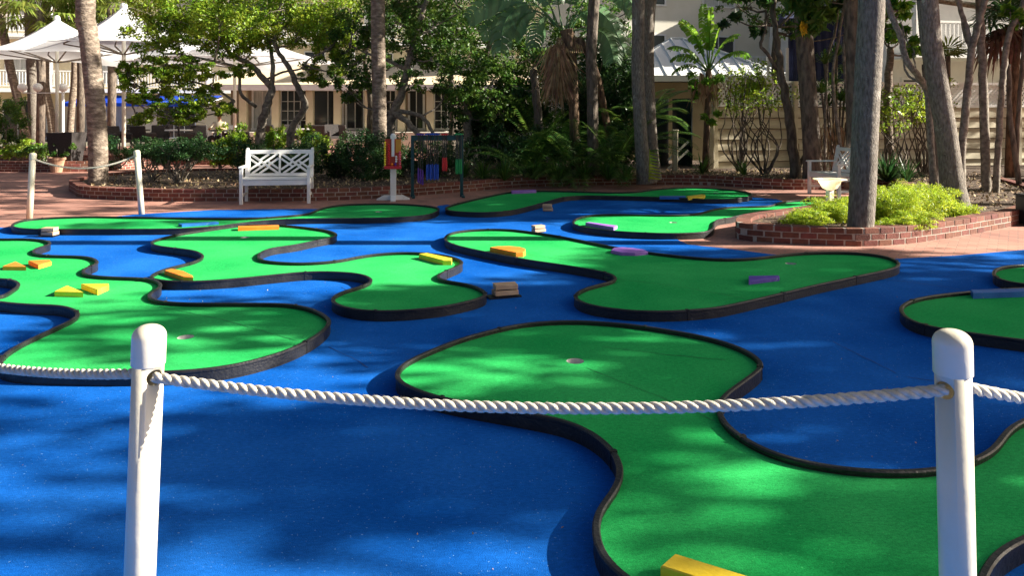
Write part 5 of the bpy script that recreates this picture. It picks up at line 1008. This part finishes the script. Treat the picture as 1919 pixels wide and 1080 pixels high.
# dracaena
c = P2(1565, 15.8); t = thing('dracaena', 'spiky dracaena clump behind the right bench', 'plant', c); b = MB(); s = MB()
for x, y in ((1545, 120), (1560, 160), (1575, 190), (1552, 200), (1585, 140), (1568, 105), (1590, 210), (1540, 175)):
    q = V(x, y, 15.8+random.uniform(-.3, .3))-Vector(c); s.tube([(random.gauss(0, .06), 0, 0), (q.x*.6, q.y*.5, q.z*.5), q], .022, 6); strap_plant(b, q, 75, .55, .026, .9, 1.5)
s.obj('stems', M['barkd'], t); b.obj('blades', M['leafg'], t)
b = MB()
for k in range(160):
    q = Vector((random.gauss(0, .28), random.gauss(0, .2), random.uniform(.5, 1.25))); l = random.uniform(.3, .8); b.add([q+Vector((-.012, 0, 0)), q+Vector((.012, 0, 0)), q+Vector((random.gauss(0, .1), 0, -l))], [(0, 1, 2)])
b.obj('dry_blades', M['deadf'], t)
# right hand trunks
def trunks(label, D, tr, cl=(), leaf='leafg', bark='barko', group='trees at the right before the fence', ls=.12, dens=1.0, **k): return tree(label, 'x', D, tr, cl, leaf, ls, dens, bark, group=group, **k)
trunks('dark forked tree trunk in the corner right of the stemmy shrub', 16.2, [([(1492, 335, 0), (1484, 260, 0), (1472, 180, 0), (1462, 120, 0), (1452, 50, 0), (1448, -20, 0)], .13, .05), ([(1455, 130, 0), (1438, 100, -.1), (1426, 85, -.1), (1434, 55, -.1), (1436, 20, 0)], .045, .03), ([(1492, 320, 0), (1510, 290, .1), (1530, 275, .2)], .06, .05), ([(1460, 50, 0), (1490, 15, 0), (1500, -20, 0)], .03, .02)],
       [(1400, 15, 0, 42, 26), (1375, 35, -.2, 26, 16), (1440, -10, 0, 50, 26), (1425, 55, -.1, 16, 14)], 'leafd', 'barkd', ls=.2, dens=1.0)
palm_trunk('thick brown palm trunk behind the right bench', 15.6, [(1524, 335, 0), (1521, 270, 0), (1515, 180, 0), (1510, 110, 0), (1506, 40, 0), (1505, -10, 0)], .19, 'barkd', flare=1.25, up_to=4.9, fronds=4)
t = thing('philodendron', 'dark hanging leaves with a yellow tuft on the thick brown palm', 'plant', V(1508, 60, 15.3), 0); cc = Vector((0, 0, 0))
crown(t, [(Vector((-.35, 0, .35)), (.5, .4, .35), 160), (Vector((.35, 0, .3)), (.5, .4, .35), 160), (Vector((0, 0, .5)), (.8, .5, .3), 200)], .38, M['leafg'], aspect=.3, name='leaves', droop=.9); crown(t, [(Vector((0, -.15, .12)), (.2, .1, .12), 40)], .26, M['leafo'], aspect=.3, name='yellow_leaves', droop=2.2)
palm_trunk('dark palm trunk half hidden left of the big grey palm', 14.6, [(1598, 330, 0), (1600, 240, 0), (1600, 140, 0), (1596, 60, 0), (1594, -10, 0)], .15, 'barkd', flare=1.15, up_to=6, fronds=6)
palm_trunk('big grey palm trunk in the brick planter', 9.0, [(1612, 428, 0), (1617, 350, 0), (1621, 250, 0), (1626, 150, 0), (1631, 60, 0), (1634, -20, 0)], .168, 'barkp', flare=1.0, up_to=6.2, fronds=0, seg=28, rings=.02, base_z=.17)
palm_trunk('thick grey leaning palm with a flared foot right of the planter grass', 11.1, [(1790, 385, 0), (1783, 330, 0), (1773, 250, 0), (1758, 160, 0), (1745, 80, 0), (1738, 0, 0), (1736, -30, 0)], .168, 'barkp', flare=1.55, up_to=6.0, fronds=6, seg=24, rings=.025, base_z=.17)
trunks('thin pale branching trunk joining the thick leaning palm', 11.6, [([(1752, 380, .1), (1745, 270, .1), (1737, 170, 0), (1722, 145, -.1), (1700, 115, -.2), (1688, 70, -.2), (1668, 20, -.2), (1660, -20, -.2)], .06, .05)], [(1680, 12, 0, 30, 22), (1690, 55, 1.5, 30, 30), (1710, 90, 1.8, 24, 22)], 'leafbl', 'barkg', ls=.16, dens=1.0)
trunks('dark trunk between the two big palms', 13.2, [([(1752, 375, 0), (1748, 280, 0), (1742, 190, 0), (1735, 120, 0)], .10, .08)], (), bark='barkd')
trunks('forked pale tree right of the thick leaning palm', 13.0, [([(1800, 370, 0), (1803, 280, 0), (1810, 190, 0), (1822, 90, 0), (1838, 30, 0), (1852, -20, 0)], .085, .06), ([(1820, 95, 0), (1810, 50, .1), (1798, 10, .1), (1790, -20, .1)], .055, .045), ([(1818, 90, .1), (1806, 60, .2), (1800, 0, .2)], .03, .025)], [(1790, -25, 0, 40, 20), (1850, -25, 0, 40, 20)], ls=.16)
trunks('straight spotted grey trunk right of the forked pale tree', 13.4, [([(1848, 380, 0), (1846, 280, 0), (1843, 180, 0), (1838, 80, 0), (1835, -20, 0)], .10, .075)], [(1835, -30, 0, 40, 16)], bark='barko', ls=.16)
trunks('curved slim grey trunk near the right edge with pale leaf rosettes', 13.2, [([(1866, 370, 0), (1870, 290, 0), (1876, 190, 0), (1882, 120, 0), (1892, 60, 0), (1912, 20, 0), (1925, -20, 0)], .07, .055)], [(1895, 22, 0, 24, 14), (1912, 45, 0, 14, 10)], 'leafbl', ls=.2, dens=1.2)
trunks('slim dark trunk at the right edge before the fence', 13.8, [([(1910, 345, 0), (1900, 280, 0), (1892, 200, 0), (1890, 120, 0)], .06, .05), ([(1905, 300, 0), (1908, 220, 0), (1916, 120, 0), (1922, 20, 0)], .045, .04)], bark='barkd')
trunks('thin pale twin stems left of the dark half hidden palm', 15.4, [([(1580, 340, 0), (1572, 250, 0), (1560, 150, 0), (1572, 70, 0), (1585, -10, 0)], .04, .03), ([(1592, 340, 0), (1588, 200, 0), (1582, 90, 0), (1590, 40, 0), (1578, -10, 0)], .04, .03), ([(1545, 330, .2), (1550, 120, .2), (1565, 60, .2), (1570, 0, .2)], .035, .025)], [(1560, 5, 0, 40, 22)], 'leafd', ls=.2)
# bright yellow green tree far back, spiky palm, fan palm with red dead fronds
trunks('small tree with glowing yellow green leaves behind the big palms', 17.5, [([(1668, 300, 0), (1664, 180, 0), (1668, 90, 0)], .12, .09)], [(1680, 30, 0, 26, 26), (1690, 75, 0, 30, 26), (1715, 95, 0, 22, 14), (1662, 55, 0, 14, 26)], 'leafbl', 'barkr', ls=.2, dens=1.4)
t = thing('fan_palm', 'spiky fan palm between the thick leaning palm and the fence', 'palm', P2(1775, 17.0)); b = MB(); z = V(0, 105, 17).z-.165
for k in range(9): a = k*2.4; el = random.uniform(0, 1.0); fan_leaf(b, (0, 0, z), Vector((math.cos(a)*math.cos(el), math.sin(a)*math.cos(el), math.sin(el))), .25, .5, 16, .1)
b.obj('crown', M['leafp'], t); b = MB(); b.tube([(0, 0, 0), (0, 0, z)], .07, 8); b.obj('trunk', M['barkd'], t)
t = thing('fan_palm', 'fan palm with hanging red brown dead fronds at the right edge', 'palm tree', P2(1895, 16.4)); z = V(0, 45, 16.4).z-.165; b = MB(); b.tube([(0, 0, 0), (.05, 0, z*.5), (0, 0, z)], .13, 12, jit=.08); b.obj('trunk', M['boots'], t, True)
b = MB()
for k in range(18): a = k*2.4; el = random.uniform(-.3, 1.1); fan_leaf(b, (0, 0, z+.1), Vector((math.cos(a)*math.cos(el), math.sin(a)*math.cos(el), math.sin(el))), .45, .62, 18, .3)
b.obj('crown', M['leafd'], t); b = MB()
for k in range(10): a = k*2.4; el = random.uniform(-1.2, -.5); fan_leaf(b, (0, 0, z), Vector((math.cos(a)*math.cos(el), math.sin(a)*math.cos(el), math.sin(el))), .35, .75, 18, .9)
b.obj('dead_fronds', M['deadr'], t)
# bright ground cover in the planter
def fern(label, c, r, n, **k): return shrub(label, c, r, int(n*1.9), 'leaff', .042, 'fern_clump', 0, 'plant', 'bright fern clumps in the brick planter', 12, aspect=.15, low=-.3, up=.2)
for x, D, rx, ry, h, lb in ((1520, 9.35, .42, .28, .26, 'bright low fern at the left end of the brick planter'), (1570, 9.75, .42, .4, .42, 'bright fern clump just left of the big palm trunk'), (1680, 9.9, .55, .5, .62, 'bright fern clump just right of the big palm trunk'), (1735, 10.2, .5, .5, .58, 'bright fern clump before the flared palm foot'), (1690, 9.2, .5, .25, .25, 'bright low fern at the front rim right of the big trunk'), (1795, 10.3, .4, .3, .25, 'low bright fern at the right end of the patch'), (1610, 9.9, .5, .4, .4, 'bright fern clump behind the big palm trunk')):
    fern(lb, P2(x, D), (rx, ry, h*.8), int(9000*rx*ry*4*(.5+h)))
# leaf litter on the bed, specks on the court
def scatter(name, label, n, fn, size, m, asp=.5):
    C = np.array([fn() for _ in range(n)]); Vt, Fc = leaf_arrays(C, size, asp, 3.0, .08); o = arr_obj(name, Vt, Fc, m); return tag(o, label, 'leaf litter', kind='stuff')
def bedpoint():
    while 1:
        x, D = random.choice(((random.uniform(-9, 8), random.uniform(13.6, 18.6)), (random.uniform(2.8, 11), random.uniform(9, 18))))
        if inpoly(x, D, sheet_pts) and all(inpoly(x+a, D+e, sheet_pts) for a, e in ((.2, 0), (-.2, 0), (0, .2), (0, -.2))): return (x, D, .18+random.uniform(0, .015))
scatter('leaf_litter', 'dry leaves scattered over the planting beds', 7000, bedpoint, .065, M['litter'])
P_in = [(p.x, p.y) for p in bl]
scatter('court_debris', 'tiny pale leaf bits scattered over the blue court', 260, lambda: (random.uniform(-4.5, 4.5), random.uniform(2.2, 9.5), .0065), .012, M['litter'])
# ---------------------------------------------------------------- unseen trees off to the right, crowns shaped to lay shade over the court
NEAR = [(5.0, [(1160, 488), (1240, 476), (1380, 470), (1690, 472), (1700, 545), (2400, 540), (2400, 700), (1950, 690), (1850, 720), (1919, 800), (2400, 800), (2400, 1200), (1040, 1200), (1060, 985), (720, 962), (480, 960), (330, 905), (420, 850), (430, 800), (700, 760), (760, 725), (800, 690), (700, 650), (600, 640), (560, 600), (640, 560), (860, 548), (1000, 540), (1120, 520)]),
        (1.3, [(60, 600), (420, 545), (640, 560), (620, 660), (420, 720), (60, 700)]),
        (.75, [(250, 800), (520, 760), (600, 960), (700, 1100), (200, 1100)]),
        (.9, [(600, 640), (800, 690), (740, 730), (560, 720)]),
        (.22, [(-300, 760), (200, 780), (260, 1100), (-300, 1100)]),
        (1.1, [(1690, 472), (2400, 470), (2400, 540), (1700, 545)]),
        (4.5, [(545, 376), (830, 372), (900, 376), (1380, 372), (1360, 394), (1080, 396), (1000, 408), (620, 410)]),
        (1.0, [(620, 408), (1080, 408), (1060, 425), (640, 430)])]
HOLES = [(950, 722, 110, 20), (1250, 640, 120, 13), (1240, 980, 90, 30), (1370, 855, 100, 22), (790, 545, 130, 8), (1500, 522, 90, 7), (1600, 660, 45, 6), (1650, 500, 60, 6), (1560, 540, 60, 5), (1000, 375, 60, 3), (760, 390, 50, 3), (1180, 384, 90, 3), (700, 400, 40, 3), (1480, 640, 40, 6), (1340, 1000, 40, 10), (1440, 940, 60, 10), (300, 632, 140, 7), (520, 585, 60, 8), (200, 660, 60, 6), (1540, 480, 80, 3), (1900, 640, 60, 8), (1880, 740, 60, 16), (1180, 610, 30, 4)]
def shade_at(X, D):
    if D < 12.2:
        x = CX+X/D*F; y = HY+H/D*F; v = 0
        for dn, P in NEAR:
            if inpoly(x, y, P): v = max(v, dn)
        for hx, hy, a, b in HOLES:
            big_ = a >= 85 and b > 9
            if ((x-hx)/(a+(.42*F/D if big_ else 0)))**2+((y-hy)/(b+(.16*F*H/D/D if big_ else 0)))**2 < 1: return 0
        return v
    if D < 15.4: return 4.5 if -5.4 < X < 3.2 else (.5 if X < -5.4 else 0)
    if D < 18.8: return 1.0 if -9 < X < 4.5 else (.6 if X < -9 else .25)
    if D < 21: return 1.8 if -5.5 < X < 5 else (.35 if X > 5 else .2)
    return 0
cells = {}
def nz(X, D): return math.sin(X*1.3+D*2.9)+math.sin(X*.7-D*4.3+1)+math.sin(D*7.1+X*.45)
N_T = 0
for D0 in np.arange(2.45, 21, .5):
    for X0 in np.arange(-16, 13, .5):
        for _ in range(7):
            X, D = X0+random.random()*.5, D0+random.random()*.5
            if abs(X) > .72*D+3: continue
            v = shade_at(X, D)
            if v < 2.5 and v > 0: v *= max(0, 1+.9*nz(X, D)/1.5)
            if random.random()*7 < v*1.5:
                k = min(5, int((D-2.4)/3.2)); cells.setdefault(k, []).append((X, D))
TI = 1/math.tan(EL)
names = ['tall leafy shade tree standing off to the right nearest the camera', 'tall leafy shade tree standing off to the right of the near green', 'tall leafy shade tree standing off to the right of the wide green', 'tall leafy shade tree standing off to the right of the brick planter', 'tall leafy shade tree standing beyond the right end of the fence', 'tall leafy shade tree standing farthest back off to the right']
for k, L in sorted(cells.items()):
    cx = 13.5+k*1.1; cy = sum(p[1] for p in L)/len(L); t = thing('shade_tree', names[k], 'tree', (cx, cy, 0), 0, 'tall trees off to the right'); pts = []
    cl = []; zb = 6.2+(k % 3)*.5
    for X, D in L:
        z = zb+1.1*math.sin(X*.5+D)+random.uniform(-.6, .6); c = Vector((X+z*TI, D, z)); cl.append((c-Vector((cx, cy, 0)), (.30, .30, .26), 13))
    C = np.concatenate([np.array(c)+RNG.normal(size=(n, 3))*np.array(r)*.55 for c, r, n in cl])
    Vt, Fc = leaf_arrays(C, .24, .5, .5); arr_obj('crown', Vt, Fc, M['leafg'], t)
    b = MB(); b.tube([(0, 0, -.02), (.1, 0, 1.8), (0, .1, 3.6)], [.26, .2, .17], 10, jit=.05); hub = Vector((0, .1, 3.5))
    for _ in range(16):
        e = random.choice(cl)[0]; m_ = hub.lerp(e, .5)+Vector((0, 0, .3)); W = wob([hub, m_, e], .04, 4); b.tube(W, [.10*(1-.8*i/(len(W)-1)) for i in range(len(W))], 6, cap=False)
    b.obj('trunk', M['barko'], t, True)
